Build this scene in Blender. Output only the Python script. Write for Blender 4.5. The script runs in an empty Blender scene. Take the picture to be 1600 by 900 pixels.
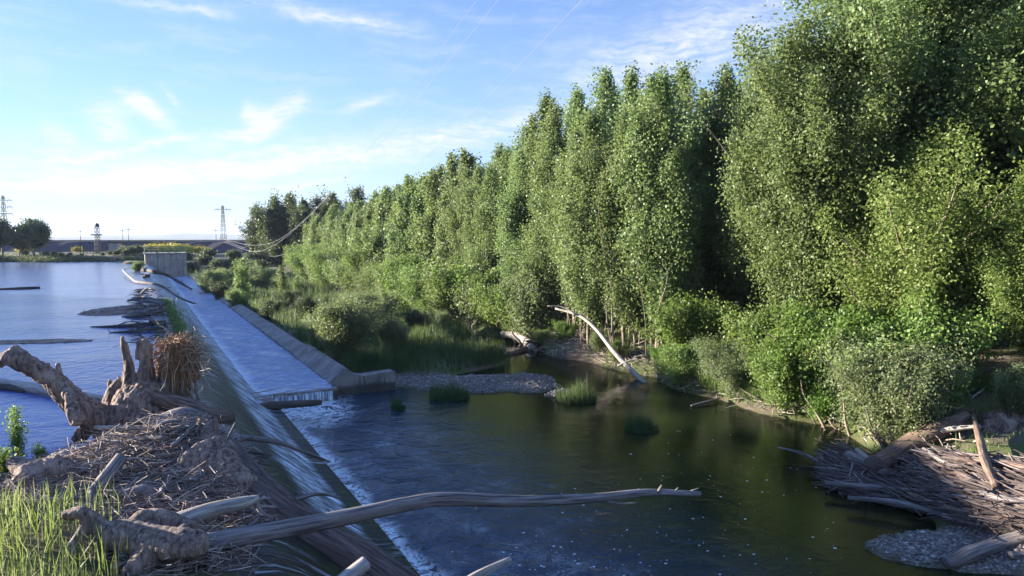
import bpy, math, random
import numpy as np
from mathutils import Vector, Matrix

R = math.radians
sc = bpy.context.scene
COL = sc.collection
rng = np.random.RandomState(7)

# ------------------------------------------------------------------ camera
CAM_Z, FPX, HOR = 4.0, 1067.0, 372.0          # metres above the upper pool, focal length in photo pixels, horizon row
PITCH = math.atan((450 - HOR) / FPX)
cd = bpy.data.cameras.new('camera'); cam = bpy.data.objects.new('camera', cd); COL.objects.link(cam)
cd.sensor_width = 36.0; cd.lens = 24.0; cd.clip_end = 20000; cd.clip_start = 0.05
cam.location = (0, 0, CAM_Z); cam.rotation_euler = (R(90) - PITCH, 0, 0)
sc.camera = cam

def ray(px, py):
    x = (px - 800) / FPX; y = (450 - py) / FPX
    c, s = math.cos(PITCH), math.sin(PITCH)
    return np.array([x, c + y * s, -s + y * c])
def G(px, py, z=0.0):
    d = ray(px, py); t = (z - CAM_Z) / d[2]
    return np.array([d[0] * t, d[1] * t, z])
def D(px, py, Y):
    d = ray(px, py); t = Y / d[1]
    return np.array([d[0] * t, Y, CAM_Z + d[2] * t])

# ------------------------------------------------------------------ light
SUN_AZ, SUN_EL = R(-77), R(9.5)
SUN_STRENGTH, SKY_STRENGTH, EXPOSURE = 5.0, 0.060, 2.25
sl = bpy.data.lights.new('sun', 'SUN'); sun = bpy.data.objects.new('sun', sl); COL.objects.link(sun)
sl.energy = SUN_STRENGTH; sl.angle = R(0.5); sl.color = (1.0, 0.92, 0.80)
sdir = Vector((math.sin(SUN_AZ) * math.cos(SUN_EL), math.cos(SUN_AZ) * math.cos(SUN_EL), math.sin(SUN_EL)))
sun.rotation_euler = sdir.to_track_quat('Z', 'Y').to_euler()
sc.view_settings.view_transform = 'Standard'; sc.view_settings.look = 'None'
sc.view_settings.exposure = EXPOSURE; sc.view_settings.gamma = 1.0

W = bpy.data.worlds.new('World'); sc.world = W; W.use_nodes = True
nt = W.node_tree; nt.nodes.clear()

class NT:
    """small node-tree helper"""
    def __init__(self, tree): self.t = tree
    def n(self, typ, **kw):
        nd = self.t.nodes.new(typ)
        for k, v in kw.items(): setattr(nd, k, v)
        return nd
    def put(self, sock, v):
        if hasattr(v, 'is_output') or isinstance(v, bpy.types.NodeSocket): self.t.links.new(v, sock)
        elif isinstance(v, (tuple, list)) and len(v) == 3 and sock.type == 'RGBA': sock.default_value = (*v, 1)
        else: sock.default_value = v
    def m(self, op, a, b=None, c=None, clamp=False):
        nd = self.n('ShaderNodeMath', operation=op, use_clamp=clamp)
        self.put(nd.inputs[0], a)
        if b is not None: self.put(nd.inputs[1], b)
        if c is not None: self.put(nd.inputs[2], c)
        return nd.outputs[0]
    def v(self, op, a, b=None):
        nd = self.n('ShaderNodeVectorMath', operation=op)
        self.put(nd.inputs[0], a)
        if b is not None: self.put(nd.inputs[1], b)
        return nd.outputs[0]
    def mapr(self, x, a, b, lo=0.0, hi=1.0, smooth=True):
        nd = self.n('ShaderNodeMapRange', interpolation_type='SMOOTHSTEP' if smooth else 'LINEAR')
        self.put(nd.inputs[0], x)
        nd.inputs[1].default_value, nd.inputs[2].default_value, nd.inputs[3].default_value, nd.inputs[4].default_value = a, b, lo, hi
        return nd.outputs[0]
    def noise(self, vec, scale, detail=3, rough=0.55, dist=0.0):
        nd = self.n('ShaderNodeTexNoise')
        if vec is not None: self.put(nd.inputs['Vector'], vec)
        nd.inputs['Scale'].default_value = scale; nd.inputs['Detail'].default_value = detail
        nd.inputs['Roughness'].default_value = rough; nd.inputs['Distortion'].default_value = dist
        return nd.outputs['Fac']
    def vor(self, vec, scale, feature='F1', out='Distance'):
        nd = self.n('ShaderNodeTexVoronoi', feature=feature)
        if vec is not None: self.put(nd.inputs['Vector'], vec)
        nd.inputs['Scale'].default_value = scale
        return nd.outputs[out]
    def mix(self, f, a, b):
        nd = self.n('ShaderNodeMix', data_type='RGBA')
        self.put(nd.inputs['Factor'], f); self.put(nd.inputs['A'], a); self.put(nd.inputs['B'], b)
        return nd.outputs['Result']
    def fix(self):
        pass
    def scale(self, vec, s):
        nd = self.n('ShaderNodeMapping'); self.put(nd.inputs['Vector'], vec); nd.inputs['Scale'].default_value = s
        return nd.outputs[0]
    def coord(self, which='Object'):
        return self.n('ShaderNodeTexCoord').outputs[which]
    def attr(self, name, out='Fac'):
        return self.n('ShaderNodeAttribute', attribute_name=name).outputs[out]
    def bump(self, h, strength=0.5, dist=0.05, normal=None):
        nd = self.n('ShaderNodeBump'); self.put(nd.inputs['Height'], h)
        nd.inputs['Strength'].default_value = strength; nd.inputs['Distance'].default_value = dist
        if normal is not None: self.put(nd.inputs['Normal'], normal)
        return nd.outputs[0]

def mixcolor_sockets(nd):
    return nd
# the Mix node has several sockets called A, B, Factor: pick the colour ones
def _mix(self, f, a, b):
    nd = self.n('ShaderNodeMix', data_type='RGBA')
    self.put(nd.inputs[0], f); self.put(nd.inputs[6], a); self.put(nd.inputs[7], b)
    return nd.outputs[2]
NT.mix = _mix

w = NT(nt)
sky = w.n('ShaderNodeTexSky', sky_type='NISHITA', sun_disc=False)
sky.sun_elevation = SUN_EL; sky.sun_rotation = SUN_AZ; sky.altitude = 700
sky.air_density = 1.0; sky.dust_density = 0.0; sky.ozone_density = 1.6
gen = w.v('NORMALIZE', w.coord('Generated'))
sep = w.n('ShaderNodeSeparateXYZ'); w.put(sep.inputs[0], gen)
az = w.m('MULTIPLY', w.m('ARCTAN2', sep.outputs[0], sep.outputs[1]), 57.2958)
el = w.m('MULTIPLY', w.m('ARCSINE', sep.outputs[2]), 57.2958)
comb = w.n('ShaderNodeCombineXYZ'); w.put(comb.inputs[0], az); w.put(comb.inputs[1], el)
ae = comb.outputs[0]
def warp(amount, scale):
    nd = w.n('ShaderNodeTexNoise'); w.put(nd.inputs['Vector'], ae); nd.inputs['Scale'].default_value = scale; nd.inputs['Detail'].default_value = 4
    return w.v('MULTIPLY', w.v('SUBTRACT', nd.outputs['Color'], (0.5, 0.5, 0.5)), (amount, amount, 0))
aew = w.v('ADD', w.v('ADD', ae, warp(1.8, 0.16)), warp(.8, 0.7))
sw = w.n('ShaderNodeSeparateXYZ'); w.put(sw.inputs[0], aew)
fib1 = w.noise(w.scale(aew, (0.25, 1.5, 1)), 0.6, 6, 0.62)
fib2 = w.noise(w.scale(aew, (1.0, 1.4, 1)), 0.7, 6, 0.65)
def AE(px, py):
    d = ray(px, py); d = d / np.linalg.norm(d)
    return np.degrees(np.array([math.atan2(d[0], d[1]), math.asin(d[2])]))
wisps = None
for (x0, y0, x1, y1, wd, amp) in [
        (196, 146, 262, 200, 9, 1.2), (150, 160, 190, 222, 20, .75), (60, 190, 112, 222, 11, .6), (250, 138, 274, 166, 5, .55),
        (384, 164, 425, 198, 12, 1.1), (474, 160, 395, 204, 14, 1.25), (420, 196, 320, 224, 10, .9), (300, 210, 130, 250, 6, .85),
        (640, 232, 180, 275, 22, 1.0), (420, 262, -40, 296, 15, .95), (540, 182, 604, 150, 6, .5), (180, -4, 360, 22, 8, .45), (385, -6, 640, 46, 11, .6),
        (240, 305, 425, 308, 2, .8), (350, 295, 540, 278, 4, .7), (640, 225, 880, 178, 20, .6), (-20, 255, 150, 240, 18, .55), (900, 120, 1250, 20, 45, .6)]:
    a, b = AE(x0, y0), AE(x1, y1); c = (a + b) / 2; t = b - a; L = np.linalg.norm(t); t /= L; L = L / 2 * 1.1; wdeg = wd / FPX * 57.3
    da = w.m('SUBTRACT', sw.outputs[0], float(c[0])); de = w.m('SUBTRACT', sw.outputs[1], float(c[1]))
    s = w.m('ADD', w.m('MULTIPLY', da, float(t[0] / L)), w.m('MULTIPLY', de, float(t[1] / L)))
    q = w.m('ADD', w.m('MULTIPLY', da, float(-t[1] / wdeg)), w.m('MULTIPLY', de, float(t[0] / wdeg)))
    s4 = w.m('POWER', w.m('ABSOLUTE', s), 3.0)
    g = w.m('MULTIPLY', w.m('EXPONENT', w.m('MULTIPLY', w.m('ADD', s4, w.m('MULTIPLY', q, q)), -1.0)), amp)
    wisps = g if wisps is None else w.m('ADD', wisps, g)
mp = w.n('ShaderNodeMapping'); w.put(mp.inputs['Vector'], aew); mp.inputs['Rotation'].default_value = (0, 0, R(28)); mp.inputs['Scale'].default_value = (.35, 2.6, 1)
fib3 = w.noise(mp.outputs[0], .9, 6, .65)
wisps = w.m('MULTIPLY', wisps, w.m('MULTIPLY', w.mapr(fib2, 0.25, 0.65, 0.4, 1.15), w.mapr(fib3, .3, .62, .25, 1.25)))
veil = w.m('MULTIPLY', w.mapr(fib1, 0.42, 0.75), w.m('MULTIPLY', w.mapr(el, 1.0, 5.0, 0.25, 1.0), w.mapr(el, 14.0, 34.0, 0.75, 0.3)))
cmask = w.m('MINIMUM', w.m('ADD', wisps, w.m('MULTIPLY', veil, 0.30)), 0.95)
CLOUD = (3.35, 3.5, 3.7)
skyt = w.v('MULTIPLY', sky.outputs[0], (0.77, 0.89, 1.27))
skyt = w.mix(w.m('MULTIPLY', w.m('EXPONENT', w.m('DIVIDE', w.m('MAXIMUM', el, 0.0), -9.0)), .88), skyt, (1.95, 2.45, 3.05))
skyt = w.v('MULTIPLY', skyt, w.m('MULTIPLY', w.mapr(el, 26.0, 55.0, 1.0, 2.5), w.mapr(az, -62.0, -12.0, .80, 1.0)))  # sky brightened high above the view as added fill, dimmed toward the sun
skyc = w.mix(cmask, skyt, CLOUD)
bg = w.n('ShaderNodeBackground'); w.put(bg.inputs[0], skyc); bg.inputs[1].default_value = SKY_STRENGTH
wo = w.n('ShaderNodeOutputWorld'); nt.links.new(bg.outputs[0], wo.inputs[0])
sc.render.engine = 'CYCLES'
sc.cycles.max_bounces = 7; sc.cycles.transparent_max_bounces = 12; sc.cycles.caustics_reflective = False; sc.cycles.caustics_refractive = False
sc.cycles.sample_clamp_indirect = 6.0

# ------------------------------------------------------------------ weir frame: u runs up along the weir, v across it towards the right bank
PHI = math.atan2(0.480, 0.877)
NV = np.array([math.cos(PHI), math.sin(PHI)]); DU = np.array([-math.sin(PHI), math.cos(PHI)])
def P(u, v, z=0.0):
    q = u * DU + v * NV
    return np.array([q[0], q[1], z])
def uv_of(x, y):
    return -math.sin(PHI) * x + math.cos(PHI) * y, math.cos(PHI) * x + math.sin(PHI) * y
UPPER, LOWER, BASIN = 0.0, -2.5, -1.95

# ------------------------------------------------------------------ numpy mesh helpers
def sstep(a, b, x):
    t = np.clip((x - a) / (b - a), 0, 1); return t * t * (3 - 2 * t)
def wob(p, freq, seed):
    """cheap smooth noise, about -1..1"""
    r = np.random.RandomState(seed); p = np.asarray(p, float); out = np.zeros(p.shape[:-1])
    for k in range(5):
        d = r.randn(p.shape[-1]); d /= np.linalg.norm(d); f = freq * r.uniform(.6, 1.9)
        out += np.sin((p * d).sum(-1) * f + r.uniform(0, 6.28))
    return out / 3.0

class MB:
    def __init__(self): self.V = []; self.F4 = []; self.F3 = []; self.A = []; self.n = 0
    def add(self, V, quads=None, tris=None, grain=None):
        V = np.asarray(V, float).reshape(-1, 3)
        self.V.append(V); self.A.append(V if grain is None else np.asarray(grain, float))
        if quads is not None and len(quads): self.F4.append(np.asarray(quads, int).reshape(-1, 4) + self.n)
        if tris is not None and len(tris): self.F3.append(np.asarray(tris, int).reshape(-1, 3) + self.n)
        self.n += len(V)
    def tube(self, pts, rad, ns=8, gnarl=0.0, seed=0, cap=True, sub=0, flat=1.0):
        pts = np.asarray(pts, float); rad = np.broadcast_to(np.asarray(rad, float), (len(pts),)) if np.ndim(rad) == 0 else np.asarray(rad, float)
        if len(rad) != len(pts): rad = np.interp(np.linspace(0, 1, len(pts)), np.linspace(0, 1, len(rad)), rad)
        if sub:
            pts, rad = spline(pts, rad, sub)
        m = len(pts); T = np.gradient(pts, axis=0); T /= np.linalg.norm(T, axis=1)[:, None] + 1e-9
        up = np.array([0, 0, 1.0]) if abs(T[0][2]) < .9 else np.array([1.0, 0, 0])
        A = np.cross(T[0], up); A /= np.linalg.norm(A); As = [A]
        for i in range(1, m):
            A = As[-1] - T[i] * np.dot(As[-1], T[i]); A /= np.linalg.norm(A) + 1e-9; As.append(A)
        As = np.array(As); Bs = np.cross(T, As)
        th = np.linspace(0, 2 * np.pi, ns, endpoint=False)
        ln = np.concatenate([[0], np.cumsum(np.linalg.norm(np.diff(pts, axis=0), axis=1))])
        rr = np.repeat(rad[:, None], ns, 1)
        ct, st = np.cos(th)[None], np.sin(th)[None]
        if gnarl:
            gg = np.stack([np.repeat(ct, m, 0) * 1.5, np.repeat(st, m, 0) * 1.5, np.repeat(ln[:, None], ns, 1) * .9], -1)
            rr = rr * (1 + gnarl * wob(gg, 1.6, seed) + gnarl * .5 * wob(gg * np.array([2.2, 2.2, .7]), 2.2, seed + 1))
        V = pts[:, None] + As[:, None] * (rr * ct)[..., None] + Bs[:, None] * (rr * st * flat)[..., None]
        g = np.stack([rr * ct, rr * st, np.repeat(ln[:, None], ns, 1) + seed * 3.7], -1)
        i = np.arange(m - 1)[:, None] * ns; j = np.arange(ns)[None]; j2 = (j + 1) % ns
        Q = np.stack([i + j, i + j2, i + ns + j2, i + ns + j], -1).reshape(-1, 4)
        V = V.reshape(-1, 3); g = g.reshape(-1, 3); tr = []
        if cap:
            k = len(V); V = np.vstack([V, pts[0] - T[0] * rad[0] * .25, pts[-1] + T[-1] * rad[-1] * .4]); g = np.vstack([g, [0, 0, seed], [0, 0, ln[-1]]])
            o = (m - 1) * ns
            for a in range(ns):
                tr.append((k, (a + 1) % ns, a)); tr.append((k + 1, o + a, o + (a + 1) % ns))
        self.add(V, Q, tr, g)
    def box(self, lo, hi):
        x0, y0, z0 = lo; x1, y1, z1 = hi
        V = [(x0, y0, z0), (x1, y0, z0), (x1, y1, z0), (x0, y1, z0), (x0, y0, z1), (x1, y0, z1), (x1, y1, z1), (x0, y1, z1)]
        self.add(V, [(0, 3, 2, 1), (4, 5, 6, 7), (0, 1, 5, 4), (1, 2, 6, 5), (2, 3, 7, 6), (3, 0, 4, 7)])
    def bar(self, a, b, r):
        self.tube([a, b], [r, r], 4, cap=True)
    def mesh(self, name, mat, smooth=False):
        V = np.concatenate(self.V); A = np.concatenate(self.A)
        F4 = np.concatenate(self.F4) if self.F4 else np.zeros((0, 4), int); F3 = np.concatenate(self.F3) if self.F3 else np.zeros((0, 3), int)
        me = bpy.data.meshes.new(name)
        me.vertices.add(len(V)); me.vertices.foreach_set('co', V.astype(np.float32).ravel())
        nl = len(F4) * 4 + len(F3) * 3
        me.loops.add(nl); me.loops.foreach_set('vertex_index', np.concatenate([F4.ravel(), F3.ravel()]).astype(np.int32))
        me.polygons.add(len(F4) + len(F3))
        st = np.concatenate([np.arange(len(F4)) * 4, len(F4) * 4 + np.arange(len(F3)) * 3]).astype(np.int32)
        me.polygons.foreach_set('loop_start', st)
        me.polygons.foreach_set('use_smooth', np.full(len(st), smooth))
        at = me.attributes.new('grain', 'FLOAT_VECTOR', 'POINT'); at.data.foreach_set('vector', A.astype(np.float32).ravel())
        me.materials.append(mat); me.update(calc_edges=True)
        return me
    def build(self, name, mat, parent=None, smooth=False, loc=None, rz=0):
        o = bpy.data.objects.new(name, self.mesh(name, mat, smooth)); COL.objects.link(o)
        if parent is not None: o.parent = parent
        if loc is not None: o.location = loc
        if rz: o.rotation_euler = (0, 0, rz)
        return o

def spline(pts, rad, sub):
    pts = np.asarray(pts, float); P4 = np.vstack([2 * pts[0] - pts[1], pts, 2 * pts[-1] - pts[-2]])
    out, ro = [], []
    for i in range(1, len(P4) - 2):
        p0, p1, p2, p3 = P4[i - 1:i + 3]
        for k in range(sub):
            t = k / sub
            out.append(.5 * (2 * p1 + (p2 - p0) * t + (2 * p0 - 5 * p1 + 4 * p2 - p3) * t * t + (3 * p1 - p0 - 3 * p2 + p3) * t ** 3))
            ro.append(rad[i - 1] * (1 - t) + rad[i] * t)
    out.append(pts[-1]); ro.append(rad[-1])
    return np.array(out), np.array(ro)

def tag(o, label=None, cat=None, group=None, kind=None):
    if label: o['label'] = label
    if cat: o['category'] = cat
    if group: o['group'] = group
    if kind: o['kind'] = kind
    return o
def thing(name, label, cat, loc=(0, 0, 0), rz=0, group=None):
    o = bpy.data.objects.new(name, None); COL.objects.link(o); o.location = loc; o.rotation_euler = (0, 0, rz); o.empty_display_size = .3
    return tag(o, label, cat, group)
def copy_tree(o, parent=None):
    c = o.copy(); COL.objects.link(c)
    if parent is not None: c.parent = parent
    for ch in [x for x in list(COL.objects) if x.parent == o]: copy_tree(ch, c)
    return c

# ------------------------------------------------------------------ materials
def material(name):
    m = bpy.data.materials.new(name); m.use_nodes = True; m.node_tree.nodes.clear()
    h = NT(m.node_tree); out = h.n('ShaderNodeOutputMaterial')
    return m, h, out
def principled(h, out, color, rough=0.8, spec=0.3, normal=None):
    p = h.n('ShaderNodeBsdfPrincipled'); h.put(p.inputs['Base Color'], color); h.put(p.inputs['Roughness'], rough)
    h.put(p.inputs['Specular IOR Level'], spec)
    if normal is not None: h.put(p.inputs['Normal'], normal)
    if out is not None: h.t.links.new(p.outputs[0], out.inputs[0])
    return p
def leafmat(name, dark, light, third=None, trans=0.38, rough=.5, spec=.28, dry=.9):
    m, h, out = material(name)
    rnd = h.n('ShaderNodeNewGeometry').outputs['Random Per Island']
    oi = h.n('ShaderNodeObjectInfo').outputs['Random']
    co = h.coord('Object')
    cl = h.noise(co, 0.55, 2)
    f = h.m('ADD', h.m('MULTIPLY', rnd, .42), h.m('MULTIPLY', h.mapr(cl, .35, .65), .58))
    c = h.mix(f, dark, light)
    if third: c = h.mix(h.mapr(rnd, dry, 1.0), c, third)
    hs = h.n('ShaderNodeHueSaturation'); h.put(hs.inputs['Color'], c)
    h.put(hs.inputs['Hue'], h.m('ADD', .490, h.m('MULTIPLY', oi, .034))); h.put(hs.inputs['Value'], h.m('ADD', .82, h.m('MULTIPLY', oi, .45)))
    p = principled(h, None, hs.outputs[0], rough, spec)
    tr = h.n('ShaderNodeBsdfTranslucent')
    gm = h.mix(.5, hs.outputs[0], (0.32, 0.42, 0.11)); h.put(tr.inputs[0], gm)
    ms = h.n('ShaderNodeMixShader'); ms.inputs[0].default_value = trans
    h.t.links.new(p.outputs[0], ms.inputs[1]); h.t.links.new(tr.outputs[0], ms.inputs[2]); h.t.links.new(ms.outputs[0], out.inputs[0])
    return m
def woodmat(name, a, b, c, rough=.85, crack=1.0):
    m, h, out = material(name)
    g = h.attr('grain', 'Vector')
    st = h.noise(h.scale(g, (26, 26, 1.6)), 1.0, 5, .65)
    big = h.noise(h.scale(g, (2.5, 2.5, .9)), 1.0, 3)
    col = h.mix(h.mapr(st, .37, .63), a, b)
    col = h.mix(h.mapr(big, .45, .72), col, c)
    cr = h.mapr(h.noise(h.scale(g, (34, 34, .9)), 1.0, 3, .6), .41, .34)
    col = h.mix(h.m('MULTIPLY', cr, .55 * crack), col, (0.03, 0.024, 0.02))
    hgt = h.m('SUBTRACT', h.m('ADD', st, h.m('MULTIPLY', big, .6)), h.m('MULTIPLY', cr, .8))
    principled(h, out, col, rough, .25, h.bump(hgt, 1.0, .018))
    return m
M = {}
M['poplar'] = leafmat('poplar_leaf', (0.088, 0.126, 0.040), (0.19, 0.238, 0.10), (0.23, 0.275, 0.135))
M['cottonwood'] = leafmat('cottonwood_leaf', (0.085, 0.125, 0.038), (0.18, 0.235, 0.095), (0.22, 0.27, 0.13))
M['young'] = leafmat('young_leaf', (0.09, 0.14, 0.028), (0.19, 0.25, 0.065), (0.26, 0.29, 0.12))
M['willow'] = leafmat('willow_leaf', (0.09, 0.115, 0.05), (0.18, 0.21, 0.10), (0.25, 0.27, 0.16))
M['darkleaf'] = leafmat('dark_leaf', (0.022, 0.036, 0.014), (0.05, 0.07, 0.026), None, .2)
M['bright'] = leafmat('bright_leaf', (0.07, 0.13, 0.018), (0.12, 0.20, 0.035), (0.17, 0.24, 0.05), .4)
M['broom'] = leafmat('broom_flower', (0.35, 0.23, 0.012), (0.55, 0.40, 0.02), (0.06, 0.09, 0.02), .2)
M['reed'] = leafmat('reed_leaf', (0.028, 0.06, 0.022), (0.055, 0.10, 0.038), (0.09, 0.12, 0.05), .3)
M['grass'] = leafmat('grass_leaf', (0.075, 0.125, 0.025), (0.13, 0.19, 0.045), (0.22, 0.20, 0.10), .35)
M['sedge'] = leafmat('sedge_leaf', (0.06, 0.098, 0.016), (0.125, 0.175, 0.03), (0.28, 0.235, 0.15), .4, dry=.5)
M['bark'] = woodmat('poplar_bark', (0.17, 0.125, 0.095), (0.30, 0.24, 0.19), (0.22, 0.18, 0.13))
M['drift'] = woodmat('weathered_driftwood', (0.095, 0.08, 0.075), (0.26, 0.225, 0.21), (0.16, 0.13, 0.115))
M['driftbrown'] = woodmat('brown_driftwood', (0.085, 0.055, 0.042), (0.235, 0.16, 0.12), (0.14, 0.095, 0.07))
M['driftpale'] = woodmat('bleached_driftwood', (0.22, 0.185, 0.16), (0.46, 0.40, 0.35), (0.32, 0.27, 0.23), crack=.6)
def stumpmat():
    m, h, out = material('weathered_stump'); g = h.attr('grain', 'Vector')
    gr = h.noise(h.scale(g, (15, 15, 1.7)), 1.0, 7, .66, .5); fi = h.noise(h.scale(g, (40, 40, 5)), 1.0, 4, .65); big = h.noise(g, 2.2, 4)
    c = h.mix(h.mapr(gr, .32, .68), (0.075, 0.05, 0.04), (0.40, 0.285, 0.22)); c = h.mix(h.mapr(big, .5, .75), c, (0.44, 0.33, 0.26)); c = h.mix(h.m('MULTIPLY', h.mapr(gr, .40, .33), .8), c, (0.03, 0.02, 0.016)); c = h.mix(h.m('MULTIPLY', h.mapr(fi, .45, .65), .6), c, (0.10, 0.07, 0.06))
    principled(h, out, c, .85, .25, h.bump(h.m('ADD', gr, h.m('MULTIPLY', fi, .35)), 1.0, .06)); return m
M['stump'] = stumpmat()
M['logdark'] = woodmat('dark_bark_log', (0.05, 0.036, 0.033), (0.165, 0.12, 0.105), (0.10, 0.072, 0.064))
M['driftdark'] = woodmat('wet_driftwood', (0.045, 0.035, 0.03), (0.13, 0.105, 0.09), (0.09, 0.07, 0.06))
def strawmat(name, a, b, c):
    m, h, out = material(name)
    rnd = h.n('ShaderNodeNewGeometry').outputs['Random Per Island']
    col = h.mix(rnd, a, b); col = h.mix(h.mapr(rnd, .8, .95), col, c)
    principled(h, out, col, .8, .25); return m
M['straw'] = strawmat('dead_straw', (0.13, 0.08, 0.058), (0.44, 0.32, 0.245), (0.62, 0.53, 0.45))
M['deadtwig'] = strawmat('bare_twig', (0.24, 0.19, 0.15), (0.46, 0.39, 0.32), (0.55, 0.50, 0.44))
M['twig'] = strawmat('drift_twigs', (0.055, 0.04, 0.036), (0.15, 0.115, 0.10), (0.22, 0.18, 0.165))
M['rootfibre'] = strawmat('root_fibre', (0.15, 0.08, 0.04), (0.34, 0.20, 0.11), (0.44, 0.30, 0.18))

def ground_mat():
    m, h, out = material('riverbank_ground')
    co = h.coord('Object')
    n1 = h.noise(co, .35, 4); n2 = h.noise(co, 3.0, 5, .65); n3 = h.noise(co, 22, 4, .7)
    soil = h.mix(n2, (0.075, 0.055, 0.042), (0.165, 0.125, 0.10)); soil = h.mix(h.mapr(n3, .45, .7), soil, (0.20, 0.16, 0.13))
    weeds = h.mix(n3, (0.05, 0.075, 0.022), (0.13, 0.15, 0.05))
    c = h.mix(h.mapr(h.m('ADD', n1, h.m('MULTIPLY', n2, .4)), .62, .80), soil, weeds)
    far = h.attr('dry'); c = h.mix(far, c, h.mix(n2, (0.22, 0.175, 0.135), (0.36, 0.30, 0.24)))
    vc = h.vor(co, 17.0, out='Color'); sepc = h.n('ShaderNodeSeparateColor'); h.put(sepc.inputs[0], vc)
    peb = h.mix(sepc.outputs[0], (0.14, 0.115, 0.10), (0.32, 0.275, 0.245)); peb = h.mix(h.mapr(sepc.outputs[1], .8, 1.0), peb, (0.48, 0.45, 0.42))
    vd = h.vor(co, 17.0)
    peb = h.mix(h.mapr(vd, .35, .75), peb, (0.10, 0.085, 0.08))
    c = h.mix(h.attr('gravel'), c, peb)
    bed = h.mix(n2, (0.05, 0.045, 0.018), (0.12, 0.10, 0.05)); bed = h.mix(h.mapr(n1, .5, .7), bed, (0.05, 0.055, 0.02))
    c = h.mix(h.attr('bed'), c, bed)
    hg = h.m('ADD', h.m('MULTIPLY', h.m('MULTIPLY', h.m('SUBTRACT', 1.0, vd), h.attr('gravel')), 1.2), h.m('MULTIPLY', n3, .7))
    principled(h, out, c, .9, .2, h.bump(hg, .8, .06)); return m
M['ground'] = ground_mat()
def concrete_mat(name, a, b, stain, boards=0.0):
    m, h, out = material(name)
    co = h.coord('Object'); n1 = h.noise(co, .9, 5, .6); n2 = h.noise(co, 9, 5, .7)
    c = h.mix(h.mapr(n1, .3, .7), a, b)
    drip = h.noise(h.scale(co, (3, 3, .35)), 1.3, 5, .6)
    c = h.mix(h.m('MULTIPLY', h.mapr(drip, .5, .75), .75), c, stain)
    sz_ = h.n('ShaderNodeSeparateXYZ'); h.put(sz_.inputs[0], co)
    wl = h.mapr(h.m('ADD', sz_.outputs[2], h.m('MULTIPLY', h.m('SUBTRACT', n1, .5), .35)), -2.02, -2.22); c = h.mix(h.m('MULTIPLY', wl, .8), c, (0.035, 0.034, 0.022))
    c = h.mix(h.m('MULTIPLY', h.mapr(h.noise(co, 2.1, 6, .7), .56, .68), .6), c, (0.07, 0.075, 0.04))
    vc_ = h.n('ShaderNodeTexVoronoi', feature='DISTANCE_TO_EDGE'); h.put(vc_.inputs['Vector'], h.v('ADD', co, h.v('MULTIPLY', co, (0, 0, 0)))); vc_.inputs['Scale'].default_value = .55
    crk = h.m('MULTIPLY', h.mapr(vc_.outputs['Distance'], .012, .004), h.mapr(h.noise(co, .7, 3), .45, .6)); c = h.mix(h.m('MULTIPLY', crk, .7), c, (0.03, 0.026, 0.024))
    hg = h.m('SUBTRACT', h.m('ADD', n2, h.m('MULTIPLY', n1, .5)), crk)
    if boards:
        sp = h.n('ShaderNodeSeparateXYZ'); h.put(sp.inputs[0], co)
        fr = h.m('FRACT', h.m('MULTIPLY', h.m('ADD', sp.outputs[0], h.m('MULTIPLY', sp.outputs[1], 1.0)), boards))
        line = h.mapr(h.m('ABSOLUTE', h.m('SUBTRACT', fr, .5)), .42, .5)
        c = h.mix(h.m('MULTIPLY', line, .6), c, (0.05, 0.04, 0.035)); hg = h.m('SUBTRACT', hg, line)
    principled(h, out, c, .85, .3, h.bump(hg, .5, .02)); return m
M['concrete'] = concrete_mat('weathered_concrete', (0.17, 0.148, 0.135), (0.29, 0.255, 0.235), (0.085, 0.07, 0.062))
M['pier'] = concrete_mat('board_marked_concrete', (0.28, 0.23, 0.20), (0.42, 0.36, 0.31), (0.15, 0.11, 0.09), 1.1)
def flat_mat(name, col, rough=.6, metal=0.0, var=.15):
    m, h, out = material(name); n = h.noise(h.coord('Object'), 3, 4)
    p = principled(h, out, h.mix(n, tuple(c * (1 - var) for c in col), tuple(c * (1 + var) for c in col)), rough, .4); p.inputs['Metallic'].default_value = metal
    return m
M['steel'] = flat_mat('galvanised_steel', (0.035, 0.035, 0.042), .7, 0)
M['rail'] = flat_mat('green_painted_steel', (0.05, 0.17, 0.14), .5)
M['cable'] = flat_mat('aluminium_cable', (0.20, 0.20, 0.21), .6, 0)
M['plaster'] = flat_mat('pale_plaster', (0.55, 0.52, 0.47), .9)
M['railway'] = flat_mat('dark_embankment_soil', (0.05, 0.042, 0.052), .95, 0, .4)
M['ballast'] = flat_mat('rail_ballast', (0.30, 0.28, 0.27), .95)
M['stone'] = strawmat('river_pebble', (0.10, 0.082, 0.07), (0.24, 0.205, 0.18), (0.38, 0.34, 0.305))

def water_common(h, normal, tint, body, gloss_rough, bodymix, fres=1.33):
    fr = h.n('ShaderNodeFresnel'); fr.inputs[0].default_value = fres; h.t.links.new(normal, fr.inputs['Normal'])
    gl = h.n('ShaderNodeBsdfGlossy'); gl.inputs['Roughness'].default_value = gloss_rough; h.t.links.new(normal, gl.inputs['Normal'])
    tr = h.n('ShaderNodeBsdfTransparent'); h.put(tr.inputs[0], tint)
    df = h.n('ShaderNodeBsdfDiffuse'); h.put(df.inputs[0], body)
    m1 = h.n('ShaderNodeMixShader'); h.put(m1.inputs[0], bodymix); h.t.links.new(tr.outputs[0], m1.inputs[1]); h.t.links.new(df.outputs[0], m1.inputs[2])
    m2 = h.n('ShaderNodeMixShader'); h.t.links.new(fr.outputs[0], m2.inputs[0]); h.t.links.new(m1.outputs[0], m2.inputs[1]); h.t.links.new(gl.outputs[0], m2.inputs[2])
    return m2.outputs[0]
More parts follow.
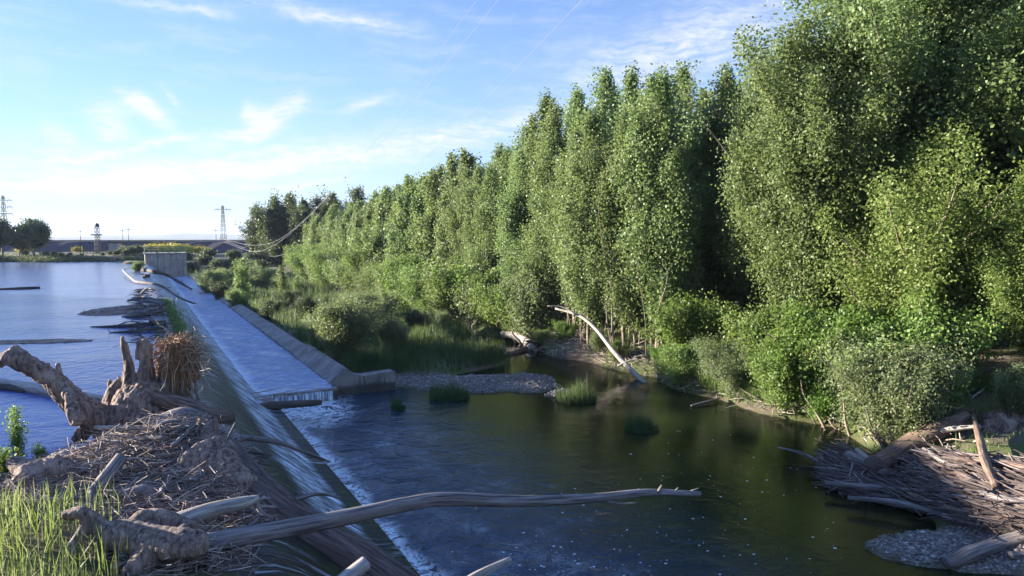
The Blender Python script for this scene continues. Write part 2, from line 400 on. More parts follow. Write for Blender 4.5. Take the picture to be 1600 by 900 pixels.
def add_foam(h, sh, mask, out, col=(0.82, 0.85, 0.88)):
    df = h.n('ShaderNodeBsdfDiffuse'); df.inputs[0].default_value = (*col, 1)
    mx = h.n('ShaderNodeMixShader'); h.put(mx.inputs[0], mask); h.t.links.new(sh, mx.inputs[1]); h.t.links.new(df.outputs[0], mx.inputs[2])
    h.t.links.new(mx.outputs[0], out.inputs[0])

def upper_water():
    m, h, out = material('upper_pool_water'); co = h.coord('Object')
    a = h.noise(h.scale(co, (1, 1, 1)), 1.5, 3, .5, .4); b = h.noise(co, 6.0, 3, .55); c = h.noise(h.scale(co, (.12, .5, 1)), .6, 3)
    wind = h.mapr(c, .35, .65, .45, 1.0)
    hg = h.m('MULTIPLY', h.m('ADD', h.m('MULTIPLY', a, 1.0), h.m('MULTIPLY', b, .35)), wind)
    n = h.bump(hg, .55, .10)
    sh = water_common(h, n, (0.05, 0.07, 0.12), (0.09, 0.14, 0.40), .17, .75)
    h.t.links.new(sh, out.inputs[0]); return m
M['upper'] = upper_water()
def lower_water():
    m, h, out = material('lower_pool_water'); co = h.coord('Object')     # object x = across the weir, y = along it
    sp = h.n('ShaderNodeSeparateXYZ'); h.put(sp.inputs[0], co); x, y = sp.outputs[0], sp.outputs[1]
    nd = h.n('ShaderNodeTexNoise'); h.put(nd.inputs['Vector'], co); nd.inputs['Scale'].default_value = .55; nd.inputs['Detail'].default_value = 3
    wv = h.v('ADD', co, h.v('MULTIPLY', h.v('SUBTRACT', nd.outputs['Color'], (.5, .5, .5)), (2.2, 2.2, 0)))
    a = h.noise(wv, 1.7, 4, .6, .6); b = h.noise(co, 7.0, 3, .6); rg = h.m('SUBTRACT', 1.0, h.m('ABSOLUTE', h.m('SUBTRACT', h.m('MULTIPLY', h.noise(wv, 1.1, 3, .55), 2.0), 1.0)))
    turb = h.m('MULTIPLY', h.mapr(x, 14.5, 4.5, .16, 1.0), h.mapr(y, 30, 24, .35, 1.0))
    hg = h.m('MULTIPLY', h.m('ADD', h.m('ADD', a, h.m('MULTIPLY', b, .25)), h.m('MULTIPLY', rg, .5)), turb)
    n = h.bump(hg, .8, .12)
    body = h.mix(h.mapr(h.m('ADD', x, h.m('MULTIPLY', h.noise(co, .35, 2), 4.0)), 15.0, 8.0), (0.026, 0.040, 0.018), (0.026, 0.052, 0.105))
    sh = water_common(h, n, (0.42, 0.42, 0.20), body, .07, h.mapr(x, 16.0, 8.0, .28, .62))
    # foam: below the sill, along the foot of the spillway, thin streaks downstream
    near_sill = h.m('MULTIPLY', h.mapr(y, 21.0, 26.6), h.mapr(x, 8.6, 5.6))
    foot = h.mapr(h.m('ADD', x, h.m('MULTIPLY', h.noise(co, .8, 2), 1.0)), 5.9, 4.85)
    drift = h.m('MULTIPLY', h.mapr(x, 11.0, 6.5), .22)
    amt = h.m('MAXIMUM', h.m('MAXIMUM', near_sill, h.m('MULTIPLY', foot, 1.05)), drift)
    fo = h.noise(wv, 2.9, 8, .72, .5); fr = h.m('ABSOLUTE', h.m('SUBTRACT', fo, .5))
    lace = h.m('ADD', h.mapr(fr, .09, .0), h.m('MULTIPLY', h.mapr(fo, .55, .75), .8))
    mask = h.m('MULTIPLY', h.m('MULTIPLY', lace, h.mapr(h.m('ADD', amt, h.m('MULTIPLY', h.m('SUBTRACT', h.noise(co, .9, 3), .5), .9)), .15, .95)), .8, clamp=True)
    add_foam(h, sh, mask, out); return m
M['lower'] = lower_water()
def basin_water():
    m, h, out = material('basin_water'); co = h.coord('Object')
    a = h.noise(h.scale(co, (1.0, 3.2, 1)), 1.9, 5, .65, .4); b = h.noise(h.scale(co, (1, 2, 1)), 8, 3, .6)
    n = h.bump(h.m('ADD', a, h.m('MULTIPLY', b, .3)), 1.0, .22)
    sh = water_common(h, n, (0.2, 0.22, 0.28), (0.36, 0.41, 0.58), .08, .68)
    sp = h.n('ShaderNodeSeparateXYZ'); h.put(sp.inputs[0], co)
    edge = h.mapr(sp.outputs[0], 4.4, 3.5)
    f = h.noise(h.scale(co, (1.1, 4.2, 1)), 1.7, 6, .72, .5)
    mask = h.m('MULTIPLY', h.mapr(h.m('ADD', f, h.m('MULTIPLY', edge, .22)),   .46, .72), .55)
    add_foam(h, sh, mask, out); return m
M['basin'] = basin_water()
def spill_water():
    m, h, out = material('spillway_film'); co = h.coord('Object')
    sp = h.n('ShaderNodeSeparateXYZ'); h.put(sp.inputs[0], co); x, y = sp.outputs[0], sp.outputs[1]
    st = h.noise(h.scale(co, (.55, 5.0, .55)), 1.6, 5, .65, .3); st2 = h.noise(h.scale(co, (.35, 1.1, .35)), .8, 4)
    fine = h.noise(h.scale(co, (1.6, 11, 1.6)), 1.4, 3, .6)
    n = h.bump(h.m('ADD', h.m('MULTIPLY', st, .8), h.m('MULTIPLY', fine, .6)), 1.0, .14)
    moss = h.mix(st, (0.005, 0.006, 0.005), (0.024, 0.027, 0.016)); mo = h.noise(h.scale(co, (1.2, .8, 1)), 1.1, 6, .7); moss = h.mix(h.mapr(mo, .48, .6), moss, (0.022, 0.040, 0.010)); moss = h.mix(h.mapr(st2, .56, .64), moss, (0.012, 0.010, 0.009))
    p = principled(h, None, moss, .42, .22, n)
    low = h.mapr(x, 2.5, 3.0); lip = h.mapr(x, 3.95, 3.7); nearpart = h.mapr(y, 28, 25.5)
    lipm = h.m('SUBTRACT', 1.0, h.m('MULTIPLY', h.m('SUBTRACT', 1.0, lip), nearpart))
    farflow = h.mapr(h.m('ADD', y, h.m('MULTIPLY', st2, 30)), 42, 72)
    amt = h.m('MULTIPLY', h.m('MAXIMUM', low, h.m('MULTIPLY', farflow, .8)), lipm)
    amt = h.m('ADD', amt, h.m('MULTIPLY', h.mapr(st2, .5, .6), h.mapr(st, .5, .66, 0, .5)))
    mask = h.m('MULTIPLY', h.m('MULTIPLY', amt, h.mapr(h.m('ADD', h.m('MULTIPLY', st, .6), h.m('MULTIPLY', fine, .4)), .42, .60, .06, 1.0)), h.mapr(h.noise(h.scale(co, (1.5, 1.8, 1)), 1.3, 7, .72), .36, .60, .22, 1.0), clamp=True)
    add_foam(h, p.outputs[0], mask, out, (0.80, 0.84, 0.93)); return m
M['spill'] = spill_water()
def fall_water():
    m, h, out = material('falling_water'); co = h.coord('Object')
    st = h.noise(h.scale(co, (12, 1, 1.0)), 1.5, 4, .6)
    p = principled(h, None, h.mix(h.mapr(st, .35, .7), (0.05, 0.07, 0.10), (0.6, 0.66, 0.72)), .2, .5)
    h.t.links.new(p.outputs[0], out.inputs[0]); return m
M['fall'] = fall_water()
M['foam'] = flat_mat('foam', (0.72, 0.75, 0.78), .8)

# ------------------------------------------------------------------ ground: one sheet to the horizon
def bank_v(u):
    return np.interp(u, [-60, 0, 6.5, 9, 12, 15, 20, 30, 110, 124, 130], [13.2, 13.6, 15.0, 16.4, 19.3, 20.3, 20.6, 20.4, 21.2, 17.0, 16.5]) + .35 * np.sin(u * .55) + .25 * np.sin(u * 1.31 + 1)
def isle_v(u):
    return np.interp(u, [20, 28, 34, 45, 60, 78, 110, 126], [15.0, 16.0, 17.3, 18.0, 18.9, 18.4, 19.4, 20.5]) + .3 * np.sin(u * .7) + .2 * np.sin(u * 1.7)
def height(x, y):
    u, v = uv_of(x, y); p = np.stack([x, y], -1)
    rough = .10 * wob(p, .6, 3) + .05 * wob(p, 2.1, 4)
    # lower side
    e = v - bank_v(u)
    zr = np.where(e < 0, LOWER + .34 * np.maximum(e, -4.0), LOWER + .05 + 1.25 * (1 - np.exp(-np.maximum(e, 0) / 1.1)) + .55 * sstep(2, 9, e)) + rough * sstep(.2, 1.5, e)
    ei = np.minimum(np.minimum(isle_v(u) - v, v - 6.0), (u - 29.5 - .35 * np.maximum(0, v - 13)))
    zi = np.where(ei < 0, LOWER + .30 * np.maximum(ei, -4), LOWER + .05 + .75 * (1 - np.exp(-np.maximum(ei, 0) / 1.4))) + rough * .6 * sstep(.2, 1.5, ei)
    # gravel bars
    def blob(uc, vc, a, b, rot=0.0):
        du, dv = u - uc, v - vc; c, s = math.cos(rot), math.sin(rot)
        return 1 - np.sqrt(((du * c + dv * s) / a) ** 2 + ((-du * s + dv * c) / b) ** 2) + .12 * wob(p, 1.7, 9)
    g1 = np.maximum(blob(27.0, 13.5, 1.7, 3.0, .25), blob(28.9, 10.6, 1.0, 2.2)); g1 = np.maximum(g1, blob(25.6, 14.9, 1.3, 1.3)); g2 = blob(23.6, 15.3, .45, .75)
    c3 = uv_of(*G(1500, 850, -2.4)[:2]); g3 = blob(c3[0] - .3, c3[1] + .3, .9, 2.4, .42)
    gm = np.maximum(np.maximum(g1, g2), g3)
    zg = np.where(gm > 0, LOWER + .02 + .22 * np.sqrt(np.maximum(gm, 0)) , LOWER + .55 * gm) + .02 * wob(p, 5, 11)
    zl = np.maximum(np.maximum(zr, zi), np.maximum(zg, -4.2 + 0 * u))
    # upper side
    xl = np.interp(y, [-80, 0, 40, 60, 112, 400], [-36, -37, -39, -54, -94, -260])
    el_ = np.minimum(x - xl, np.where(x < -1e9, 0, (116 + 1.2 * np.sin(x * .35) + (x + 65) * .12) - y))
    zu = np.where(el_ > 0, np.maximum(-1.5, -.25 * el_), np.minimum(.9, .30 * -el_ + .05)) + rough * sstep(0, -2, el_)
    ridge = 7.6 * np.exp(-((x + 48) / 6.5) ** 2) * sstep(55, 47, y) * np.interp(y, [22, 25, 28, 33, 36, 45], [.95, .95, 1.12, 1.12, .82, .78]) * sstep(-70, -40, y) * (1 + .10 * wob(p, .22, 21))  # added unseen ridge on the left bank, its height shaped to shade the foreground
    zu = np.where(el_ < 0, np.maximum(zu, ridge), zu)
    gp = G(70, 860, .2); gq = G(230, 740, .2)
    mound = np.maximum(.85 - np.hypot(x - gp[0], y - gp[1]) / 4.2, .75 - np.hypot(x - gq[0], y - gq[1]) / 4.0)
    zu = np.maximum(zu, np.where(mound > 0, .02 + .45 * mound, -2))
    zu = np.where((y < 7.5) & (v < 1.1) & (x > -30), np.maximum(zu, .25), zu)
    z = np.where(v < 1.0, np.where(u > 119, np.maximum(zu, np.where((u > 121) & (v > -2), .3, -1)), zu), zl)
    z = np.where((v >= 1.0) & (u > 126), np.maximum(z, -1.0 + .7 * sstep(126, 150, u)), z)
    far = sstep(150, 220, y) ; z = np.where(y > 118, np.maximum(z, np.minimum(.6, -1.2 + (y - 118) * .08)), z)
    z = np.where(y > 170, .6 + .2 * wob(p, .01, 5), z)
    grav = np.clip(np.maximum(sstep(-.12, .1, gm), 0), 0, 1)
    pth = np.exp(-(((x - 17.8) / 3.0) ** 2 + ((y - 25.0) / 2.6) ** 2))
    mud = np.exp(-((x + 4) / 5) ** 2 - ((y - 8) / 5) ** 2)
    dry = np.clip(np.maximum(pth * 1.3, np.exp(-(((x + 80) / 9) ** 2 + ((y - 124) / 3) ** 2)) * .8 ), 0, 1)
    bed = np.where(v < 1.0, z < -.1, (z < LOWER - .02)) * (1 - grav * (z > LOWER - .25))
    return z, grav, dry, np.clip(np.maximum(bed, 1.5 * mud * (v < 1.1)), 0, 1)
def axis(dense, far, n):
    a = [np.arange(lo, hi, st) for lo, hi, st in dense]; a = np.concatenate(a)
    lo = a[0] - np.geomspace(1, far, n)[::-1]; hi = a[-1] + np.geomspace(1, far, n)
    return np.concatenate([lo, a, hi])
xs = axis([(-100, -66, 2.0), (-66, -20, .6), (-20, 26, .33)], 8000, 26); ys = axis([(-20, 4, 2.0), (4, 50, .33), (50, 130, .9), (130, 180, 3)], 9000, 24)
XX, YY = np.meshgrid(xs, ys)
ZZ, GR, DR, BD = height(XX, YY)
mb = MB(); nx, ny = len(xs), len(ys)
i = np.arange(ny - 1)[:, None] * nx + np.arange(nx - 1)[None]
mb.add(np.stack([XX, YY, ZZ], -1).reshape(-1, 3), np.stack([i, i + 1, i + nx + 1, i + nx], -1).reshape(-1, 4))
ground = mb.build('ground', M['ground'], smooth=True); tag(ground, kind='structure')
for nm, arr in (('gravel', GR), ('dry', DR), ('bed', BD)):
    at = ground.data.attributes.new(nm, 'FLOAT', 'POINT'); at.data.foreach_set('value', arr.astype(np.float32).ravel())
# quick lookup of the ground height over the part of the place that carries objects
LX, LY, LS = np.arange(-24, 30, .15), np.arange(4, 84, .15), .15
LZ = height(*np.meshgrid(LX, LY))[0]
def H(x, y):
    i, j = (x - LX[0]) / LS, (y - LY[0]) / LS
    if 0 <= i < len(LX) - 1.01 and 0 <= j < len(LY) - 1.01:
        a, b = int(i), int(j); f, g = i - a, j - b
        return float((LZ[b, a] * (1 - f) + LZ[b, a + 1] * f) * (1 - g) + (LZ[b + 1, a] * (1 - f) + LZ[b + 1, a + 1] * f) * g)
    return float(height(np.array([x]), np.array([y]))[0][0])
def onray(px, py, lift=0.0, y0=11.0, y1=40.0):
    '''where the line of sight through a photo pixel meets the ground (or the lower pool)'''
    for Y in np.arange(y0, y1, .12):
        q = D(px, py, Y)
        if q[2] <= max(LOWER, H(q[0], q[1])) + lift: return q
    return D(px, py, y1)

# ------------------------------------------------------------------ water and weir (local frame x = v, y = u)
def sheet(name, mat, x0, x1, y0, y1, z, step=None):
    m_ = MB(); m_.add([(x0, y0, z), (x1, y0, z), (x1, y1, z), (x0, y1, z)], [(0, 1, 2, 3)])
    o = m_.build(name, mat, rz=PHI); tag(o, kind='structure'); return o
sheet('upper_pool_water', M['upper'], -150, .95, -40, 190, UPPER)
sheet('lower_pool_water', M['lower'], 3.0, 27, -40, 126, LOWER)

def extrude(mb_, prof, y0, y1, ystep=None, closed=True, wobble=0):
    prof = np.asarray(prof, float); k = len(prof)
    yy = np.array([y0, y1]) if not ystep else np.linspace(y0, y1, max(2, int((y1 - y0) / ystep)))
    V = np.array([[(p[0], q, p[1]) for p in prof] for q in yy])
    if wobble: V = V + wobble * wob(V, 1.3, 5)[..., None] * np.array([.4, 0, 1])
    Q = []; kk = k if closed else k - 1
    for a in range(len(yy) - 1):
        for b in range(kk):
            c = (b + 1) % k; Q.append((a * k + b, (a + 1) * k + b, (a + 1) * k + c, a * k + c))
    mb_.add(V.reshape(-1, 3), Q)
    if closed:
        n0 = mb_.n; o = V.shape[0]
        for e_, rev in ((V[0], False), (V[-1], True)):
            mb_.add(e_, None, None)
            idx = list(range(k))
            import mathutils.geometry as mg
            tris = mg.tessellate_polygon([[Vector((p[0], p[2], 0)) for p in e_]])
            mb_.F3.append(np.array([t if not rev else t[::-1] for t in tris], int) + mb_.n - k)
weir = thing('weir', 'long low concrete weir with mossy wet spillway between the upper and lower pools', 'weir', rz=PHI)
face = [(1.1, -.05), (1.35, -.10), (1.65, -.26), (2.1, -.62), (2.6, -1.04), (3.1, -1.47), (3.5, -1.80), (3.75, -2.0), (3.9, -2.06), (4.25, -2.12), (4.34, -2.25), (4.36, -2.7)]
m1 = MB(); extrude(m1, [(-.4, -3.8), (-.4, -.09), (.4, -.06)] + face + [(4.38, -3.8)], -30, 120); m1.build('spillway', M['concrete'], weir)
m1 = MB(); m1.box((4.40, 27.25, -3.8), (6.9, 119, -2.05)); m1.build('apron', M['concrete'], weir)
# the thin running film on the face
fine = [];
for a, b in zip(face[:-1], face[1:]):
    for t in np.linspace(0, 1, 4)[:-1]: fine.append((a[0] + (b[0] - a[0]) * t, a[1] + (b[1] - a[1]) * t))
fine = np.array(fine); nrm = np.gradient(fine, axis=0); nrm = np.stack([-nrm[:, 1], nrm[:, 0]], -1); nrm /= np.linalg.norm(nrm, axis=1)[:, None]
m1 = MB(); extrude(m1, np.vstack([[(.5, .006), (.9, .006)], fine + nrm * .045]), -30, 119.5, .35, closed=False, wobble=.012)
tag(m1.build('spillway_water', M['spill'], smooth=True, rz=PHI), kind='structure')
# basin water with choppy surface, rounding over the sill
bx = np.linspace(3.55, 6.72, 16); by = np.arange(27.35, 119, .3)
BX, BY = np.meshgrid(bx, by); BZ = BASIN + .035 * wob(np.stack([BX * 1.5, BY], -1), 2.2, 31) + .03 * wob(np.stack([BX, BY], -1), 5.5, 32) - .12 * np.exp(-(BY - 27.35) / .35)
m1 = MB(); ii = np.arange(len(by) - 1)[:, None] * len(bx) + np.arange(len(bx) - 1)[None]
m1.add(np.stack([BX, BY, BZ], -1).reshape(-1, 3), np.stack([ii, ii + 1, ii + len(bx) + 1, ii + len(bx)], -1).reshape(-1, 4))
tag(m1.build('basin_water', M['basin'], smooth=True, rz=PHI), kind='structure')
m1 = MB(); fx = np.linspace(4.3, 6.68, 30); prof = [(27.40, -2.055), (27.28, -2.09), (27.19, -2.18), (27.15, -2.35), (27.13, -2.56)]
V = np.array([[(x_, y_ + .02 * math.sin(x_ * 9) + .015 * math.sin(x_ * 23), z_) for x_ in fx] for y_, z_ in prof])
ii = np.arange(len(prof) - 1)[:, None] * 30 + np.arange(29)[None]
m1.add(V.reshape(-1, 3), np.stack([ii, ii + 1, ii + 31, ii + 30], -1).reshape(-1, 4))
tag(m1.build('falling_water', M['fall'], smooth=True, rz=PHI), kind='structure')
# right wall of the basin
bwall = thing('basin_wall', 'grey concrete wall along the far side of the weir basin ending in an upturned block', 'wall', rz=PHI)
m1 = MB(); r_ = np.random.RandomState(61)
for k in range(14):
    j = r_.uniform(-.02, .02, 2); extrude(m1, [(6.72, -3.6), (6.72, -1.86 + j[0]), (7.35 + j[1], -1.62 + j[0]), (7.62, -1.66 + j[0]), (7.72, -3.6)], 35.32 + k * 6, 41.28 + k * 6, .5, wobble=.012)
m1.n = m1.n; m1.build('wall', M['concrete'], bwall)
m1 = MB(); extrude(m1, [(6.70, -3.6), (6.70, -1.88), (7.28, -1.40), (7.50, -1.42), (7.80, -1.66), (7.80, -3.6)], 28.45, 35.3, .4, wobble=.02); m1.build('raised_wall', M['concrete'], bwall)
m1 = MB(); extrude(m1, [(6.68, -3.6), (6.68, -1.90), (7.27, -1.385), (7.45, -1.42), (7.75, -1.66), (8.05, -1.76), (8.4, -1.75), (9.45, -1.69), (9.5, -1.72), (9.5, -3.6)], 27.8, 28.42); m1.build('end_block', M['concrete'], bwall)

# sluice pier at the far end of the weir
pr = thing('sluice_pier', 'board marked concrete pier with green railing at the far end of the weir', 'pier', rz=PHI)
m1 = MB(); m1.box((.9, 117.5, -3.6), (6.6, 124.5, 1.55)); m1.build('pier_body', M['pier'], pr)
m1 = MB()
for k in range(5): m1.box((1.4 + k * 1.1, 117.42, -1.9 + .0), (1.52 + k * 1.1, 117.497, 1.5))
m1.build('rib', M['pier'], pr)
m1 = MB(); m1.box((.75, 117.35, 1.553), (6.75, 124.65, 1.72)); m1.build('cap_slab', M['concrete'], pr)
m1 = MB()
for k in range(8):
    xx = .95 + k * .8; m1.bar((xx, 117.6, 1.72), (xx, 117.6, 2.7), .045)
for z_ in (2.1, 2.45, 2.7): m1.bar((.9, 117.6, z_), (6.6, 117.6, z_), .045); m1.bar((.95, 117.6, z_), (.95, 124.4, z_), .045)
for k in range(5): m1.bar((.95, 119 + k * 1.35, 1.72), (.95, 119 + k * 1.35, 2.7), .045)
m1.build('railing', M['rail'], pr)

# ------------------------------------------------------------------ foliage
def leaves(mb_, C, size, r_, out=None, up=.35, aspect=.72, outw=.6):
    n = len(C); nr = r_.randn(n, 3)
    if out is not None: nr = nr + out * outw
    nr[:, 2] += up; nr /= np.linalg.norm(nr, axis=1)[:, None]
    t = np.cross(nr, r_.randn(n, 3)); t /= np.linalg.norm(t, axis=1)[:, None]; b = np.cross(nr, t)
    s = size * r_.uniform(.65, 1.25, n)[:, None]
    V = np.stack([C - t * s * .5, C + b * s * .5 * aspect - t * s * .08, C + t * s * .5, C - b * s * .5 * aspect - t * s * .08], 1)
    mb_.add(V.reshape(-1, 3), np.arange(n * 4).reshape(-1, 4))

def poplar_meshes(seed, Ht, Rad, nb, per, size, stems=1, low=.10, clump=.30, rag=1.0, vert=1.5):
    """columnar crown of ascending limbs; returns crown mesh, trunk mesh"""
    r_ = np.random.RandomState(seed); cr, tk = MB(), MB()
    lean = r_.randn(2) * .012 * Ht
    def axis_pt(h, k=0):
        t = h / Ht; return np.array([lean[0] * t * t, lean[1] * t * t, h])
    hs = np.linspace(0, Ht * .97, 9)
    pts = np.array([axis_pt(h_) + np.array([.10 * math.sin(h_ * .8 + seed), .10 * math.cos(h_ * .7), 0]) for h_ in hs]); pts[0][2] = -.5
    tk.tube(pts, np.linspace(.12, .012, 9) * Ht / 14, 7, .06, seed, cap=False)
    for s_ in range(stems - 1):
        a = r_.uniform(0, 6.28); d0 = r_.uniform(.2, 1.3); sp = r_.uniform(-.2, 1.8); hh = Ht * r_.uniform(.3, .8); bd = r_.randn(2) * .14
        q = [(math.cos(a) * (d0 + sp * t) + bd[0] * math.sin(t * 7 + a), math.sin(a) * (d0 + sp * t) + bd[1] * math.sin(t * 9), hh * t - .4) for t in np.linspace(0, 1, 9)]
        tk.tube(q, np.linspace(r_.uniform(.022, .085), .012, 9), 6, .08, seed + s_, cap=False)
    C, O = [], []
    lob = [(r_.uniform(0, 6.28), r_.uniform(.08, .95), rag * r_.uniform(.35, .85)) for _ in range(13)]
    leaders = [(0.0, 0.0, Ht, 1.0)]
    for q in range(3):
        leaders.append((r_.uniform(0, 6.28), Rad * r_.uniform(.35, .6), Ht * r_.uniform(.66, .92), r_.uniform(.4, .6)))
    for la0, lo0, lh, lw in leaders:
        def ax2(h):
            t = h / lh; b_ = axis_pt(min(h, Ht)); o_ = lo0 * sstep(.1, .7, t); return b_ + np.array([math.cos(la0) * o_, math.sin(la0) * o_, 0])
        n_ = int(nb * lw * .62)
        if lo0: tk.tube([ax2(lh * t) for t in (.15, .35, .6, .9)], [.06, .05, .035, .008], 5, cap=False)
        for k in range(n_):
            t = (k + r_.rand()) / n_; h0 = lh * (low + (.985 - low) * t ** .92); a = k * 2.39996 + r_.uniform(-.5, .5)
            prof = np.interp(t, [0, .08, .28, .5, .7, .86, 1], [.60, .85, 1.0, .86, .60, .34, .05])
            f = 1.0
            for la, lt, lm in lob: f += lm * math.exp(-((h0 / Ht - lt) / .065) ** 2) * math.cos(a - la)
            ln = Rad * (1 if lo0 == 0 else .62) * prof * r_.uniform(.45, 1.2) * min(1.7, max(.32, f)); asc = r_.uniform(.55, 1.4) * (1 if t < .75 else 1.6)
            b0 = ax2(h0 * .97); d = np.array([math.cos(a), math.sin(a), asc]); e = b0 + ln * np.array([d[0], d[1], 0]) + np.array([0, 0, asc * ln * .75])
            e[2] = min(e[2], lh * 1.03 + r_.uniform(-.3, .3)); mid = (b0 + e) / 2 + np.array([d[0], d[1], 0]) * ln * .10
            if ln > .35: tk.tube([b0, mid, e], [.035 * ln ** .5, .02 * ln ** .5, .006], 4, cap=False)
            nc = max(1, int(ln * 1.75 + .6))
            for q in range(nc):
                s_ = r_.uniform(.3, 1.05); c = (1 - s_) ** 2 * b0 + 2 * s_ * (1 - s_) * mid + s_ * s_ * e
                m_ = int(per * r_.uniform(.4, 1.5)); sg = clump * r_.uniform(.5, 1.3) * (1 if t < .85 else .7)
                x = np.clip(r_.randn(m_, 3), -1.9, 1.9) * np.array([sg, sg, sg * vert]) + c
                C.append(x); O.append(np.repeat([[d[0], d[1], .4]], m_, 0))
    C = np.concatenate(C); O = np.concatenate(O); k = C[:, 2] > .1
    leaves(cr, C[k], size, r_, O[k])
    return cr, tk

def broad_meshes(seed, Ht, Rad, nclump, per, size, low=.15, clump=.5, trunk=.25, flat=1.0, gap=0.0, stems=1, lob=.3):
    """round or spreading crown: limbs that fork out to leaf clumps set through the crown's volume"""
    r_ = np.random.RandomState(seed); cr, tk = MB(), MB(); C, O = [], []
    hub = np.array([0, 0, Ht * max(low, .18)])
    for s_ in range(stems):
        off = r_.randn(2) * .35 * (stems > 1)
        tk.tube([(off[0], off[1], -.4), (off[0] * 1.2 + .08, off[1], hub[2] * .5), (off[0] * 1.8, off[1] * 1.5, hub[2]), (off[0] * 2.2 + .1, off[1] * 2.2, Ht * (.6 if stems == 1 else .45)), (off[0] * 2.4, off[1] * 2.4, Ht * (.86 if stems == 1 else .6))],
                np.array([1, .85, .7, .4, .1]) * trunk, 8, .10, seed + s_, cap=False)
    lobes = [(r_.uniform(0, 6.28), r_.uniform(-.3, 1), lob * r_.uniform(.5, 1.5)) for _ in range(6)]
    for k in range(nclump):
        t = (k + .5) / nclump; zz = 1 - 2 * t; a = k * 2.39996 + r_.uniform(-.4, .4); rr = math.sqrt(max(0, 1 - zz * zz))
        f = 1.0
        for la, lz, lm in lobes: f += lm * (math.cos(a - la) * rr * .7 + zz * lz * .3 - .25)
        dep = r_.uniform(.45, 1.0) ** .6 * f
        c0 = np.array([0, 0, Ht * (low + (1 - low) * .5)]); ax = np.array([Rad, Rad, Ht * (1 - low) * .5 * flat])
        c = c0 + ax * dep * np.array([math.cos(a) * rr, math.sin(a) * rr, zz])
        if c[2] < .15: c[2] = r_.uniform(.15, .5)
        if r_.rand() < gap: continue
        b0 = np.array([0, 0, max(hub[2] * .8, min(c[2] * .75, Ht * .8))])
        mid = (b0 + c) / 2 + np.array([0, 0, -.05 * Rad]) + r_.randn(3) * .05 * Rad
        if k % 2 == 0: tk.tube([b0, mid, c], [.16 * trunk + .01, .10 * trunk + .008, .006], 5, cap=False)
        m_ = int(per * r_.uniform(.5, 1.3)); sg = clump * r_.uniform(.6, 1.2)
        x = np.clip(r_.randn(m_, 3), -1.8, 1.8) * np.array([sg, sg, sg * .8]) + c
        C.append(x); O.append(np.repeat([(c - c0) / (np.linalg.norm(c - c0) + .1)], m_, 0))
    C = np.concatenate(C); O = np.concatenate(O); k = C[:, 2] > .03
    leaves(cr, C[k], size, r_, O[k])
    return cr, tk

class Kind:
    """a tree or shrub built once, then copied object by object"""
    def __init__(self, name, meshes, leaf, bark='bark', part=('crown', 'trunk')):
        cr, tk = meshes; self.name = name; self.crown = cr.mesh(name + '_crown', M[leaf]); self.trunk = tk.mesh(name + '_trunk', M[bark], True); self.part = part
    def put(self, x, y, s=1.0, rz=None, label=None, cat='tree', group=None, z=None, name=None, sz=1.0, leaf=None):
        t = thing(name or self.name, label, cat, (x, y, H(x, y) if z is None else z), rng.uniform(0, 6.28) if rz is None else rz, group)
        t.scale = (s, s, s * sz)
        for nm, me in zip(self.part, (self.crown, self.trunk)):
            o = bpy.data.objects.new(nm, me); COL.objects.link(o); o.parent = t
            if leaf and nm == self.part[0]:
                o.material_slots[0].link = 'OBJECT'; o.material_slots[0].material = M[leaf]
        return t

POP = [Kind('poplar_tree', poplar_meshes(11 + k, 14.0, [1.75, 1.95, 1.6, 1.85, 1.7][k], [180, 190, 165, 185, 170][k], 118, .140, stems=[4, 5, 3, 4, 2][k], low=[.13, .10, .16, .12, .06][k], rag=.8, clump=.27, vert=1.9), 'poplar') for k in range(5)]
POPT = [Kind('poplar_tree', poplar_meshes(41 + k, 14.0, 2.0, 175, 116, .140, stems=9, low=.15, rag=.8, clump=.27, vert=1.9), 'poplar') for k in range(2)]
POPF = [Kind('poplar_tree', poplar_meshes(31 + k, 13.0, 2.05, 150, 54, .24, stems=2, low=.03, clump=.31, rag=.8, vert=1.8), 'poplar') for k in range(3)]
DARKT = [Kind('dark_tree', poplar_meshes(51 + k, 12.0, 2.7, 150, 46, .30, low=.03, clump=.42), 'darkleaf') for k in range(2)]
ROUND = Kind('dark_tree', broad_meshes(53, 7.0, 3.1, 190, 60, .28, low=.0, clump=.5, trunk=.2, stems=2), 'darkleaf')
SHRUB = [Kind('shrub', poplar_meshes(61 + k, 2.7, 1.35, 150, 80, .12, stems=5, low=.0, clump=.22, rag=1.3), 'bright', part=('foliage', 'stem')) for k in range(3)]
WILLOW = [Kind('willow_shrub', poplar_meshes(71 + k, 3.2, 1.6, 230, 85, .10, stems=6, low=.0, clump=.22, rag=1.3), 'willow', part=('foliage', 'stem')) for k in range(3)]
SAPL = [Kind('young_poplar', poplar_meshes(81 + k, 4.2, .85, 70, 34, .15, low=.04, clump=.17), 'young') for k in range(2)]

